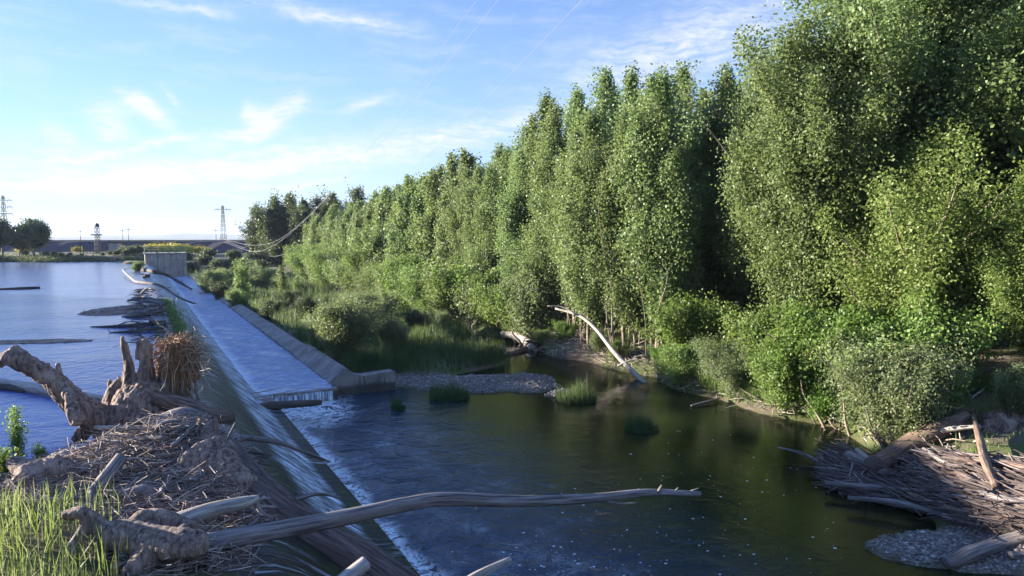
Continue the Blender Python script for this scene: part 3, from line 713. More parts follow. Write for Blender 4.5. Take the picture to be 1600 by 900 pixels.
# the close poplar wood along the right bank
GP_FRONT = 'poplars along the water edge of the right bank'
GP_BACK = 'poplars standing behind the front row'
def wood(u0, u1, v, du, hmin, hmax, kinds, group, label, jit=.5):
    u = u0
    while u < u1:
        vv = v + rng.uniform(-jit, jit) + bank_v(np.array([u]))[0] - 20.5; p = P(u + rng.uniform(-.4, .4) * du * .5, vv)
        k = kinds[rng.randint(len(kinds))]; hh = rng.uniform(hmin, hmax) * float(HS(u))
        k.put(p[0], p[1], hh / (13.0 if kinds is POPF else 14.0), sz=rng.uniform(.94, 1.0), group=group, label=label)
        u += du * rng.uniform(.85, 1.15)
LAB_F = 'slender green poplar in the close front row at the water edge of the right bank'
LAB_B = 'green poplar in the rows behind, with only its upper crown above the front trees'
LAB_D = 'green poplar of the far end of the row, small in the distance'
HS = lambda u: np.interp(u, [8, 20, 28, 36, 40, 45, 52, 61, 75, 87, 106], [17.5, 16.0, 14.4, 15.2, 14.8, 13.3, 13.0, 12.6, 11.4, 10.4, 9.8])
wood(25.2, 36, 22.0, 2.7, .78, .95, POPT, GP_FRONT, LAB_F)
wood(36.5, 52, 22.2, 3.1, .74, .96, POP, GP_FRONT, LAB_F)
wood(28.0, 52, 25.0, 3.0, .93, 1.06, POP, GP_BACK, LAB_B)
wood(27.5, 56, 28.2, 3.0, .89, 1.03, POP, GP_BACK, LAB_B)
wood(52, 82, 22.4, 3.2, .78, .95, POPF, GP_FRONT, LAB_F)
wood(53, 104, 25.0, 3.2, .92, 1.06, POPF, GP_BACK, LAB_B)
wood(82, 106, 22.6, 2.8, .80, .95, POPF, 'far end of the poplar row', LAB_D)
# deep wood behind the gap
wood(8, 34, 33.0, 2.4, .92, 1.05, POPF, GP_BACK, LAB_B, 1.0)
wood(6, 36, 37.5, 2.6, .98, 1.1, POPF, GP_BACK, LAB_B, 1.0)

# big trees at the right
big = Kind('black_poplar', poplar_meshes(101, 14.0, 3.3, 330, 200, .135, stems=1, low=.20, clump=.42, rag=1.3), 'cottonwood')
big2 = Kind('black_poplar', poplar_meshes(102, 19.0, 3.9, 340, 205, .145, stems=1, low=.14, clump=.44, rag=1.4), 'cottonwood')
p = D(1268, 560, 28.6); big.put(p[0], p[1], .92, rz=.6, label='broad spreading black poplar right of the dark gap in the wood', sz=1.0)
p = D(1430, 560, 28.5); big2.put(p[0], p[1], 1.0, rz=1.5, label='tallest black poplar whose crown runs out of the top right of the photo')
p = D(1372, 560, 33); big2.put(p[0], p[1], .90, rz=3.6, label='tall black poplar behind, with sky showing through its dark upper crown')
p = D(1610, 560, 30); big2.put(p[0], p[1], 1.0, rz=4.8, label='sparse tall tree at the right edge with bare branches near its top')
p = D(1212, 560, 32.5); big.put(p[0], p[1], .78, rz=2.0, label='poplar whose top stands just left of the tallest black poplar', sz=1.16)
yt = Kind('young_tree', poplar_meshes(111, 8.4, 2.3, 230, 135, .12, stems=3, low=.04, clump=.32, rag=1.2), 'young')
p = D(1432, 600, 24.3); yt.put(p[0], p[1], 1.0, rz=.4, label='bushy yellow green young tree above the willow bushes on the right bank')
p = D(1645, 570, 21.0); big.put(p[0], p[1], .52, rz=2.4, label='light green small tree cut by the right edge above the sandy clearing', leaf='young')
# riverside shrubs of the right bank
for (px, py, Y, k, s, leaf, lab) in [
        (1245, 620, 26.5, 0, 1.10, 'bright', 'bright leafy shrub between the tall grass and the dark bank'),
        (1330, 615, 26.5, 1, 1.05, 'bright', 'rounded bright shrub left of the young tree'),
        (1195, 590, 27.8, 2, .95, 'young', 'pale shrub leaning out above the tall bank grass'),
        (1075, 560, 31.2, 0, 1.0, 'bright', 'low shrub at the foot of the poplars behind the leaning log'),
        (1408, 690, 21.6, 0, .8, 'willow', 'low willow bush at the water beside the curved trunk'),
        (1335, 662, 23.4, 1, .85, 'willow', 'small willow bush at the bend of the right bank'),
        (1592, 648, 20.0, 2, .42, 'willow', 'grey green bush over the root mass at the right edge'),
        (1450, 610, 24.8, 2, 1.1, 'young', 'leafy shrub around the trunk of the young tree'),
        (1065, 600, 0, 0, .55, 'young', 'small shrub at the water just right of the leaning log'),
        (1150, 612, 0, 1, .6, 'willow', 'grey green shrub rising out of the tall bank grass'),
        (1225, 640, 0, 2, .7, 'young', 'low shrub at the water edge under the bright leafy shrub'),
        (1290, 655, 0, 0, .62, 'bright', 'small bright shrub at the waterline left of the willow bushes'),
        (1375, 640, 0, 1, .95, 'young', 'yellow green shrub behind the two willow bushes'),
        (1448, 655, 0, 2, .6, 'bright', 'shrub above the curved brown trunk'),
        (1285, 610, 26, 2, .8, 'young', 'shrub between the two bright rounded shrubs')]:
    p = onray(px, py, .1); kind = WILLOW[k] if leaf == 'willow' else SHRUB[k]
    kind.put(p[0], p[1], s, label=lab, cat='shrub', leaf=leaf)
us = 24.6; kk = 0
while us < 108:
    vv = float(bank_v(np.array([us]))[0]) + rng.uniform(.0, .9); p = P(us, vv)
    kd = (SHRUB[kk % 3] if rng.rand() < .55 else WILLOW[kk % 3]); kd.put(p[0], p[1], (rng.uniform(.22, .42) if us < 35 else rng.uniform(.75, 1.35) * (1 + .004 * (us - 36))), label='leafy shrub at the water edge under the poplar row', cat='shrub', group='shrubs under the poplar row', name='shrub', leaf=['bright', 'young', 'willow'][kk % 3])
    us += rng.uniform(1.7, 3.0); kk += 1
# island shrubs and saplings behind the basin wall
for (px, py, z, kind, s, leaf, lab) in [
        (540, 566, -2.0, WILLOW[0], 0.80, 'willow', 'large willow bush right behind the raised basin wall'),
        (505, 545, -1.9, WILLOW[1], 0.50, 'willow', 'smaller willow bush left of the large one behind the basin wall'),
        (612, 560, -2.0, WILLOW[2], 0.50, 'willow', 'willow bush at the edge of the rushes right of the large bush'),
        (465, 478, -1.9, SAPL[0], .55, 'young', 'single upright yellow green sapling on the island'),
        (440, 464, -1.9, SAPL[1], .70, None, 'slim sapling left of the bright upright one'),
        (328, 456, -1.8, WILLOW[1], 0.76, 'willow', 'pale round tree beside the far basin wall'),
        (352, 452, -1.8, WILLOW[2], 0.66, 'willow', 'pale bush next to the round tree by the far basin wall'),
        (380, 470, -1.8, SAPL[0], .95, None, 'leafy sapling above the middle of the basin wall'),
        (368, 478, -1.8, SHRUB[1], 0.52, 'young', 'low bush touching the middle of the basin wall'),
        (405, 456, -1.8, WILLOW[0], 0.77, 'willow', 'willow on the island in front of the dark far trees'),
        (388, 448, -1.8, WILLOW[2], 0.84, 'willow', 'taller grey willow near the far end of the island'),
        (345, 465, -1.8, SHRUB[2], 0.59, 'darkleaf', 'dark bush at the foot of the pale round tree'),
        (420, 500, -1.9, SHRUB[0], 0.49, 'darkleaf', 'dark low bush above the near half of the basin wall'),
        (575, 530, -2.0, WILLOW[1], 0.70, 'willow', 'willow bush behind the large one at the raised wall'),
        (650, 530, -2.0, WILLOW[0], 0.43, 'darkleaf', 'dark low bush amid the rushes opposite the fallen tree'),
        (480, 510, -1.9, WILLOW[2], 0.52, 'darkleaf', 'dark bush beside the middle of the basin wall on the island'),
        (560, 505, -1.9, WILLOW[0], 0.56, 'willow', 'pale willow in the middle of the island'),
        (450, 492, -1.9, WILLOW[1], 0.49, 'darkleaf', 'dark rounded bush below the bright upright sapling'),
        (600, 500, -1.9, SHRUB[2], 0.63, 'willow', 'grey green bush near the channel edge of the island'),
        (690, 515, -2.0, WILLOW[1], 0.39, 'willow', 'grey bush on the island opposite the tangled fallen tree')]:
    p = G(px, py, z); kind.put(p[0], p[1], s, label=lab, cat='shrub' if kind not in SAPL else 'sapling', leaf=leaf)
# dark far trees and bushes
for (px, Y, s, k) in [(402, 128, .86, 0), (432, 122, 1.02, 1), (455, 126, 1.05, 0), (478, 120, .95, 1), (500, 126, 1.0, 0), (520, 122, 1.05, 1), (560, 118, 1.1, 0), (418, 124, .72, 1)]:
    p = D(px, 420, Y); DARKT[k].put(p[0], p[1], s, label='dark tall tree in the clump beyond the far end of the poplar row', group='dark far trees')
for (px, Y, s, k, lab) in [(62, 120, 1.06, 0, 'dark rounded tree on the far left shore'), (2, 121, 1.12, 1, 'dark tree at the left edge of the photo on the far shore'), (30, 119, .86, 1, 'small dark bush between the two far left trees')]:
    p = D(px, 410, Y); ROUND.put(p[0], p[1], s, label=lab)
bush = Kind('bush', broad_meshes(121, 2.4, 2.0, 90, 60, .22, low=.0, clump=.35, trunk=.04, stems=3), 'darkleaf', part=('foliage', 'stem'))
for (px, Y, s) in [(300, 112, .85), (318, 118, .9), (340, 116, .9), (362, 112, .95), (385, 110, .95), (405, 108, 1.0), (290, 126, .9), (325, 130, .95), (365, 128, .95), (395, 122, 1.0)]:
    p = D(px, 420, Y); bush.put(p[0], p[1], s, label='dark bush in the thicket right of the sluice pier', cat='bush', group='thicket right of the pier')
for (px, Y, s) in [(205, 121, .68), (190, 122, .52), (172, 121, .36), (215, 124, .75), (110, 120, .26), (96, 119, .3), (128, 119, .22), (160, 120, .28), (182, 120, .4), (198, 119.5, .5), (85, 119, .36), (72, 118.5, .4), (40, 118.5, .4)]:
    p = D(px, 408, Y); bush.put(p[0], p[1], s, label='dark bush on the far shore left of the sluice pier', cat='bush', group='far shore bushes')
broom = Kind('broom_bush', broad_meshes(131, 1.5, 2.2, 70, 50, .2, low=.0, clump=.35, trunk=.04, stems=3), 'broom', part=('foliage', 'stem'))
for (px, Y, s) in [(228, 140, .9), (240, 141, 1.0), (252, 140, 1.0), (262, 142, .9), (280, 141, 1.05), (290, 142, .9), (310, 142, .75), (328, 143, .6), (189, 140, .7), (120, 138, .55), (38, 138, .8)]:
    p = D(px, 395, Y); broom.put(p[0], p[1], s, label='yellow flowering broom bush at the foot of the railway embankment', cat='bush', group='yellow broom bushes', z=H(p[0], p[1]) + .2, sz=1.2)
p = G(214, 424, .0); SHRUB[0].put(p[0], p[1], .42, label='small green bush growing on the far weir crest', cat='shrub', leaf='young', z=-.1)

# ------------------------------------------------------------------ grass and reeds
def blades(mb_, B, hgt, wid, r_, lean=.35, seg=2):
    n = len(B); a = r_.uniform(0, 6.28, n); L = hgt * r_.uniform(.55, 1.2, n); le = np.abs(r_.randn(n)) * lean
    d = np.stack([np.cos(a), np.sin(a), 0 * a], -1); s = np.stack([-np.sin(a), np.cos(a), 0 * a], -1); w_ = wid * r_.uniform(.6, 1.3, n)[:, None] * .5
    yaw = r_.uniform(0, 6.28, n); s = np.stack([np.cos(yaw), np.sin(yaw), 0 * a], -1)
    up = np.array([0, 0, 1.0])
    p1 = B + (up * .55 + d * (le * .18)[:, None]) * L[:, None]; p2 = B + (up * (1 - .25 * np.minimum(le, 1.5))[:, None] + d * (le * .62)[:, None]) * L[:, None]
    V = np.stack([B - s * w_, B + s * w_, p1 - s * w_ * .8, p1 + s * w_ * .8, p2], 1).reshape(-1, 3)
    o = np.arange(n)[:, None] * 5
    mb_.add(V, np.concatenate([o, o + 1, o + 3, o + 2], 1), np.concatenate([o + 2, o + 3, o + 4], 1))
def scatter(n, fn, u0, u1, v0, v1, r_):
    u = r_.uniform(u0, u1, n); v = r_.uniform(v0, v1, n); q = u[:, None] * DU + v[:, None] * NV
    z, g, dr, bd = height(q[:, 0], q[:, 1]); keep = fn(u, v, z, g, q)
    return np.column_stack([q, z])[keep]
rr = np.random.RandomState(5)
B = scatter(150000, lambda u, v, z, g, q: (z > LOWER + .03) & ((g < .3) | (wob(q, 1.9, 49) > .75)) & (rr.rand(len(u)) < np.clip(.55 + .6 * wob(q, .8, 41), .05, 1) * np.interp(u, [28, 60, 110], [1, .55, .35])), 28.5, 110, 7.9, 19.2, rr)
g_ = MB(); blades(g_, B, .95 * np.clip(.75 + .75 * wob(B[:, :2], 1.1, 44), .3, 1.7), .032, rr, .5); tag(g_.build('rushes', M['reed']), 'dark green rushes and reeds covering the island behind the weir wall', 'reeds', kind='stuff')
B = scatter(60000, lambda u, v, z, g, q: (z > LOWER + .03) & (z < -1.0) & (rr.rand(len(u)) < np.clip(.55 + .7 * wob(q, .9, 43), .05, 1)), 22, 108, 19.6, 24.5, rr)
B2 = scatter(60000, lambda u, v, z, g, q: (z > LOWER + .01) & (z < -.75) & (np.hypot(q[:, 0] - 17.8, q[:, 1] - 25) > 2.8) & ((q[:, 0] < 11.5) | (q[:, 1] > 21.5) | (rr.rand(len(u)) < .18)) & (rr.rand(len(u)) < np.clip(.5 + .9 * wob(q, 1.4, 45), .06, 1)), 9.0, 25, 17.6, 26.5, rr); B = np.vstack([B, B2])
g_ = MB(); blades(g_, B, .40 * np.clip(.7 + .7 * wob(B[:, :2], 1.7, 46), .25, 1.5), .022, rr, .9); tag(g_.build('bank_grass', M['grass']), 'short grass along the edge of the right bank', 'grass', kind='stuff')
r_ = np.random.RandomState(47); m_ = MB(); lit = []
for k in range(2600):
    u = r_.uniform(9.5, 60); u = u if r_.rand() < .5 else r_.uniform(9.5, 36); vb = float(bank_v(np.array([u]))[0]); v = vb + abs(r_.randn()) * .9 + .02; p = P(u, v); p[2] = max(LOWER, H(p[0], p[1])) + r_.uniform(.0, .22)
    a = r_.uniform(0, 6.28); L = r_.uniform(.2, 1.0); d = np.array([math.cos(a), math.sin(a), r_.uniform(-.35, .5)]) * L
    m_.tube([p, p + d * .5 + r_.randn(3) * .05, p + d], np.array([.011, .009, .003]) * r_.uniform(.6, 1.8), 4, cap=False)
tag(m_.build('bank_litter', M['deadtwig']), 'dead brushwood and bare twigs littering the foot of the right bank', 'debris', kind='stuff')
# tall pale grass mound on the right bank
pc = G(1110, 612, -2.2); pu, pv = uv_of(pc[0], pc[1])
n = 16000; q = np.column_stack([rr.uniform(17.2, 24.2, n), rr.uniform(20.4, 22.6, n)]); xy = q[:, :1] * DU + q[:, 1:] * NV; z = height(xy[:, 0], xy[:, 1])[0]
k = (z > LOWER + .02) & (rr.rand(n) < .9)
g_ = MB(); blades(g_, np.column_stack([xy, z])[k], .95, .017, rr, 1.1); tag(g_.build('tall_grass', M['grass']), 'tall soft light green grass hanging over the right bank near the leaning log', 'grass', kind='stuff')
# sedge tufts in the lower pool
def tuft(px, py, rad, h_, n, lab, mat='reed'):
    c = G(px, py, LOWER); a = rr.uniform(0, 6.28, n); d = rad * np.sqrt(rr.rand(n)); B = np.column_stack([c[0] + np.cos(a) * d * 1.15, c[1] + np.sin(a) * d, np.full(n, LOWER - .05)])
    hh = h_ * (1.25 - .55 * (d / rad)) * rr.uniform(.35, 1.3, n) * np.clip(1 + .5 * wob(B[:, :2], 5.0, int(px)), .4, 1.6); m_ = MB(); blades(m_, B, hh, .016, rr, .6)
    tag(m_.build('sedge_tuft', M[mat]), lab, 'grass tuft', 'sedge tufts in the lower pool')
tuft(702, 622, .72, .75, 1700, 'widest dark sedge tuft in front of the gravel bar, with a taller leafy spike')
tuft(622, 640, .24, .62, 420, 'small sedge tuft in the water beside the end block of the wall')
tuft(900, 626, .72, .70, 1600, 'sedge tuft on the small gravel patch at the right tip of the bar')
tuft(1003, 672, .50, .55, 1100, 'lone sedge tuft standing in open water right of the gravel')
x = rr.uniform(-100, -50, 26000); y = 114.5 + (x + 65) * .12 + np.abs(rr.randn(26000)) * 3.5; z = height(x, y)[0]; k = (z > -.08) & (rr.rand(26000) < np.clip(.5 + wob(np.column_stack([x, y]), .35, 48), .05, 1))
g_ = MB(); blades(g_, np.column_stack([x, y, z])[k], .5, .07, rr, .7); tag(g_.build('shore_reeds', M['darkleaf']), 'low dark reeds and grass along the far shore of the upper pool', 'reeds', kind='stuff')
# near sedge at the lower left and the green weed at the pool
n = 1200; px = rr.uniform(-60, 210, n) - 40 * rr.rand(n); py = rr.uniform(800, 1010, n)
B = []
for a, b in zip(px, py):
    g0 = G(a, b, .2); B.append((g0[0], g0[1], H(g0[0], g0[1]) - .03))
B = np.array(B); k = rr.rand(n) < np.clip(1.15 - (px + 20) / 260, .12, 1)
g_ = MB(); blades(g_, B[k], .56, .013, rr, .42); tag(g_.build('near_sedge', M['sedge']), 'bright green long bladed sedge growing beside the near driftwood', 'sedge', kind='stuff')
for (px, py, h_, s, lab) in [(28, 728, 1.0, 1, 'tall feathery green weed at the pool edge left of the driftwood'), (8, 775, .8, 2, 'green weed at the left edge below the tall feathery one'), (66, 735, .42, 3, 'short light green weed on the debris beside the pale chunk')]:
    c = G(px, py, .05); r_ = np.random.RandomState(140 + s); m_, st = MB(), MB(); C = []
    for a in range(9 if s < 3 else 5):
        an = r_.uniform(0, 6.28); sp = r_.uniform(.03, .22) * h_; hh = h_ * r_.uniform(.7, 1.05)
        line = np.array([(math.cos(an) * sp * t, math.sin(an) * sp * t, hh * t) for t in np.linspace(0, 1, 14)]); st.tube(line, [.008, .003], 4, cap=False)
        for q in line[2:]: C.append(q + r_.randn(16, 3) * np.array([.045, .045, .03]))
    leaves(m_, np.concatenate(C), .052, r_, aspect=.4, up=.6)
    t = thing('weed', lab, 'plant', c); m_.build('foliage', M['bright'], t); st.build('stem', M['bright'], t)

# ------------------------------------------------------------------ driftwood
LOGS = 0
def log(label, pts, rad, mat='drift', group=None, name='driftwood_log', cat='log', ns=12, gnarl=.10, sub=6, stubs=(), flat=1.0):
    """one piece of driftwood: a bent tapering stem with its stubs and side branches in one mesh"""
    global LOGS; LOGS += 1
    m_ = MB(); m_.tube(pts, rad, ns, gnarl, LOGS, sub=sub, flat=flat)
    for sp, sr in stubs: m_.tube(sp, sr, 7, gnarl, LOGS + 50, sub=4)
    return tag(m_.build(name, M[mat], smooth=True), label, cat, group)
def GP(*t): return [G(*q) for q in t]

# --- heap on the near end of the weir crest
def heap_h(x, y):
    z = np.zeros_like(x)
    for (px, py, zz, r_, h_) in [(302, 712, .3, .95, .72), (190, 712, .3, 1.0, .24), (235, 745, .2, .7, .14), (120, 745, .2, 1.5, .30), (330, 770, .2, 1.0, .24), (240, 790, .2, 1.3, .14), (320, 668, .2, .8, .32), (60, 790, .2, 1.2, .22), (255, 640, .1, .8, .08), (230, 860, .2, 1.1, .12), (120, 850, .2, 1.2, .12), (300, 880, .15, .7, .22)]:
        c = G(px, py, zz); z = np.maximum(z, 0) + h_ * np.exp(-((x - c[0]) ** 2 + (y - c[1]) ** 2) / r_ ** 2)
    return z
hx = np.linspace(-13, -1.6, 120); hy = np.linspace(6.6, 18.5, 120); HX, HY = np.meshgrid(hx, hy)
q = np.stack([HX, HY], -1); hz = heap_h(HX, HY); HZ = hz + .05 * wob(q, 4, 51) + .03 * wob(q, 10, 52) - .10
U_, V_ = uv_of(HX, HY); base = np.where(V_ < 1.1, 0.0, -.83 * (V_ - 1.1)); HZ = np.maximum(HZ, -.3) + np.where(V_ < 1.1, .0, -.6 * (V_ - 1.1)) 
HZ = np.where(hz < .07, -4.6, HZ)
keep = (hz[:-1, :-1] > .07) & (hz[1:, 1:] > .07) & (hz[1:, :-1] > .07) & (hz[:-1, 1:] > .07) & (V_[:-1, :-1] < 2.2)
def heap_surface(x, y):
    u, v = uv_of(x, y); return max(heap_h(np.array([x]), np.array([y]))[0] - .1, -.3) - .6 * max(0, v - 1.1)
m_ = MB(); ii = np.arange(119)[:, None] * 120 + np.arange(119)[None]
Q = np.stack([ii, ii + 1, ii + 121, ii + 120], -1)[keep]
m_.add(np.stack([HX, HY, HZ], -1).reshape(-1, 3), Q.reshape(-1, 4))
M['heap'] = flat_mat('silt_and_rotten_straw', (0.075, 0.052, 0.04), .95, 0, .5)
tag(m_.build('flood_debris', M['heap'], smooth=True), 'dark silty core of the flood debris heap under the stumps', 'debris', kind='stuff')
def strands(n, area, length, wid, r_, mat, name, label, lift=.12, flow=None, curl=.25, vert=.25):
    """many thin bent stalks; area gives (x, y) points"""
    m_ = MB(); XY = area(n, r_); V, Qs = [], []
    for k in range(len(XY)):
        x, y = XY[k]; z = heap_surface(x, y) + abs(r_.randn()) * lift
        a = r_.uniform(0, 6.28) if flow is None else flow + r_.randn() * .5
        L = length * r_.uniform(.35, 1.4); d = np.array([math.cos(a), math.sin(a), r_.randn() * vert]); sd = r_.randn(3) * curl
        w_ = wid * r_.uniform(.5, 1.5); p = np.array([x, y, z])
        pts = np.array([p - d * L / 2 + sd * 0, p + sd * L * .25, p + d * L / 2 + sd * L * .1])
        t = np.cross(d, [0, 0, 1.0]); t /= np.linalg.norm(t) + 1e-6; upv = np.array([0, 0, w_ * .5])
        for q_ in pts: V += [q_ - t * w_ * .5, q_ + upv, q_ + t * w_ * .5]
        o = len(V) - 9
        for s_ in (0, 3): Qs += [(o + s_, o + s_ + 1, o + s_ + 4, o + s_ + 3), (o + s_ + 1, o + s_ + 2, o + s_ + 5, o + s_ + 4)]
    m_.add(np.array(V), Qs); return tag(m_.build(name, M[mat]), label, 'debris', kind='stuff')
def heap_area(lo, hi):
    def f(n, r_):
        out = []
        while len(out) < n:
            x, y = r_.uniform(-12.5, -1.8), r_.uniform(6.9, 17.5); hv = heap_h(np.array([x]), np.array([y]))[0]
            if lo < hv and r_.rand() < min(1, hv / hi) and uv_of(x, y)[1] < 1.9: out.append((x, y))
        return out
    return f
strands(9000, heap_area(.10, .45), .40, .008, np.random.RandomState(1), 'straw', 'straw', 'tangled pale dead straw and stalks lying over the near debris heap', .10)
strands(800, heap_area(.12, .4), .5, .016, np.random.RandomState(2), 'twig', 'twigs', 'grey broken twigs matted through the near debris heap', .08)
# heavier sticks through the heap
m_ = MB(); r_ = np.random.RandomState(4)
for (x, y) in heap_area(.2, .5)(70, r_):
    z = heap_surface(x, y) + r_.uniform(.02, .16); a = r_.uniform(0, 6.28); L = r_.uniform(.5, 1.3); d = np.array([math.cos(a), math.sin(a), r_.uniform(-.25, .25)]) * L / 2; c = np.array([x, y, z])
    m_.tube([c - d, c + r_.randn(3) * .05, c + d * .6 + r_.randn(3) * .04, c + d], np.array([.022, .026, .018, .008]) * r_.uniform(.6, 1.7), 6, .12, int(x * 100) % 97, sub=3)
tag(m_.build('drift_sticks', M['drift'], smooth=True), 'heavier grey sticks lying in every direction over the near heap', 'debris', kind='stuff')
# small broken chunks of wood
m_ = MB(); r_ = np.random.RandomState(3)
for (x, y) in heap_area(.15, .45)(130, r_):
    z = heap_surface(x, y) + .04; a = r_.uniform(0, 6.28); L = r_.uniform(.12, .5); d = np.array([math.cos(a), math.sin(a), r_.uniform(-.2, .35)]) * L
    m_.tube([np.array([x, y, z]) - d / 2, np.array([x, y, z]) + r_.randn(3) * .02, np.array([x, y, z]) + d / 2], np.array([.03, .035, .015]) * r_.uniform(.5, 1.5), 6, .2, int(x * 100) % 97)
tag(m_.build('wood_chips', M['drift'], smooth=True), 'small broken pieces of driftwood strewn over the near heap', 'debris', kind='stuff')

# --- big stumps, grown into one surface by a voxel remesh
def stump(label, tubes, mat, voxel=.035, dis=.03, seed=0, name='tree_stump', cat='stump', parts=None, ridge=8):
    m_ = MB()
    for pts, rad in tubes: m_.tube(pts, rad, 12, .14, seed + len(m_.V), sub=5)
    o = m_.build(name, M[mat], smooth=True)
    md = o.modifiers.new('r', 'REMESH'); md.mode = 'VOXEL'; md.voxel_size = voxel
    dg = bpy.context.evaluated_depsgraph_get(); me = bpy.data.meshes.new_from_object(o.evaluated_get(dg)); o.modifiers.clear(); o.data = me
    n = len(me.vertices); co = np.empty(n * 3, np.float32); me.vertices.foreach_get('co', co); co = co.reshape(-1, 3).astype(float)
    nr = np.empty(n * 3, np.float32); me.vertices.foreach_get('normal', nr); nr = nr.reshape(-1, 3)
    gro = np.abs(wob(co * np.array([ridge, ridge, 1.8]) + .35 * wob(co, 5, seed + 4)[:, None], 1.0, seed)); gr2 = np.abs(wob(co * np.array([ridge, ridge, 2.4]), 2.6, seed + 7))
    s = (.55 - 1.3 * np.exp(-gro * 5)) * .8 + (.3 - .8 * np.exp(-gr2 * 5)) * .5 + wob(co, 7, seed + 1) * .18
    co2 = co + nr * (dis * s)[:, None]; me.vertices.foreach_set('co', co2.astype(np.float32).ravel())
    at = me.attributes.get('grain') or me.attributes.new('grain', 'FLOAT_VECTOR', 'POINT'); at.data.foreach_set('vector', co.astype(np.float32).ravel())
    me.polygons.foreach_set('use_smooth', np.ones(len(me.polygons), bool)); me.update()
    if not me.materials: me.materials.append(M[mat])
    return tag(o, label, cat)
Y0 = 13.0
st_base = D(235, 640, Y0)
def S(px, py, dy=0.0): return D(px, py, Y0 + dy)
stump('gnarled upright stump with jagged tines and a thick arm reaching over the pool', [
    ([S(228, 705), S(228, 655), S(224, 618), S(221, 602)], [.88, .66, .48, .36]),
    ([S(224, 612), S(227, 572), S(225, 545), S(224, 532)], [.20, .115, .10, .09]), ([S(231, 560), S(233, 540), S(234, 536)], [.08, .05, .02]), ([S(219, 560), S(218, 536), S(218, 530)], [.07, .04, .02]),
    ([S(206, 612), S(202, 578), S(197, 552), S(193, 536), S(191, 526)], [.18, .085, .055, .045, .015]), ([S(196, 548), S(198, 536)], [.05, .02]),
    ([S(184, 650), S(178, 618), S(184, 600), S(185, 588)], [.30, .17, .08, .015]), ([S(178, 622), S(173, 604), S(171, 592)], [.08, .045, .012]),
    ([S(250, 632), S(260, 604), S(256, 588)], [.26, .13, .03]), ([S(240, 612), S(246, 598), S(248, 590)], [.12, .06, .015]),
    ([S(210, 668), S(170, 690, -.3), S(135, 706, -.5)], [.3, .2, .08]), ([S(250, 668), S(300, 688, -.2), S(340, 700, -.3)], [.34, .22, .08]), ([S(225, 690), S(215, 716, -.5), S(205, 735, -.8)], [.4, .2, .08]),
    ([S(262, 650), S(300, 655), S(318, 668)], [.30, .20, .10]),
    ([S(178, 665, -.2), S(140, 646, -.5), S(108, 620, -.7), S(75, 590, -.8), S(40, 570, -.9), S(14, 556, -.9)], [.30, .26, .21, .19, .17, .20]),
    ([S(14, 560, -.9), S(8, 555, -.9)], [.20, .16]),
    ([S(80, 592, -.8), S(76, 578, -.8), S(75, 568, -.8)], [.07, .045, .03]), ([S(93, 600, -.75), S(91, 582, -.75), S(90, 568, -.75)], [.07, .05, .02]),
    ([S(28, 562, -.9), S(32, 550, -.9)], [.07, .03]),
    ([S(104, 610, -.9), S(112, 632, -1.1), S(122, 660, -1.2)], [.07, .10, .12]),
    ([S(150, 660, -.4), S(135, 668, -.5), S(120, 690, -.6)], [.15, .12, .10]),
    ([S(300, 660), S(322, 650), S(332, 640)], [.10, .06, .02]), ([S(270, 640), S(290, 628), S(300, 618)], [.10, .07, .03])
], 'stump', .024, .045, 11, ridge=19)
# matted roots hanging from a bough at the back right of the stump
r_ = np.random.RandomState(17); m_ = MB()
for k in range(1500):
    t = r_.rand(); px = 246 + 62 * t; top = 572 - 36 * math.sin((.08 + .86 * t) * 3.14) + r_.uniform(-3, 26); dep = 13.25 + .42 * math.sqrt(max(0, 1 - (2 * t - 1) ** 2)) * r_.uniform(-1, 1)
    bot = top + (r_.uniform(12, 46) + (62 if r_.rand() < .4 else 0) * r_.rand()) * (1 - .8 * abs(2 * t - .95) ** 1.5)
    p0 = D(px, top, dep); p2 = D(px + r_.randn() * 5, bot, dep + r_.randn() * .06); mid = (p0 + p2) / 2 + r_.randn(3) * .045
    m_.tube([p0, mid, p2], np.array([.009, .008, .003]) * r_.uniform(.6, 1.6), 4, cap=False)
for k in range(420):
    t = r_.rand(); px = 246 + 64 * t; p0 = D(px, 566 - 34 * math.sin((.08 + .86 * t) * 3.14) + r_.uniform(-8, 14), 13.25 + r_.uniform(-.4, .4)); a = r_.uniform(0, 6.28); L = r_.uniform(.1, .32)
    m_.tube([p0, p0 + np.array([math.cos(a) * L * .6, math.sin(a) * L * .6, r_.uniform(.0, .12)]), p0 + np.array([math.cos(a) * L, math.sin(a) * L, r_.uniform(-.1, .06)])], [.009, .007, .003], 4, cap=False)
rt = thing('root_mat', 'reddish mat of hanging fibrous roots at the right side of the upright stump', 'root mat', D(278, 660, 13.3) )
o = m_.build('fibre', M['rootfibre']); o.parent = rt; o.location = -np.array(rt.location)
m_ = MB(); m_.tube([D(255, 600, 13.35), D(268, 575, 13.35), D(285, 560, 13.35), D(302, 568, 13.3)], [.16, .22, .20, .10], 10, .2, 5, sub=5); m_.tube([D(278, 560, 13.35), D(280, 620, 13.35), D(283, 690, 13.3)], [.20, .19, .10], 10, .2, 6, sub=5)
o = m_.build('root_core', M['driftdark'], rt, smooth=True); o.location = -np.array(rt.location)
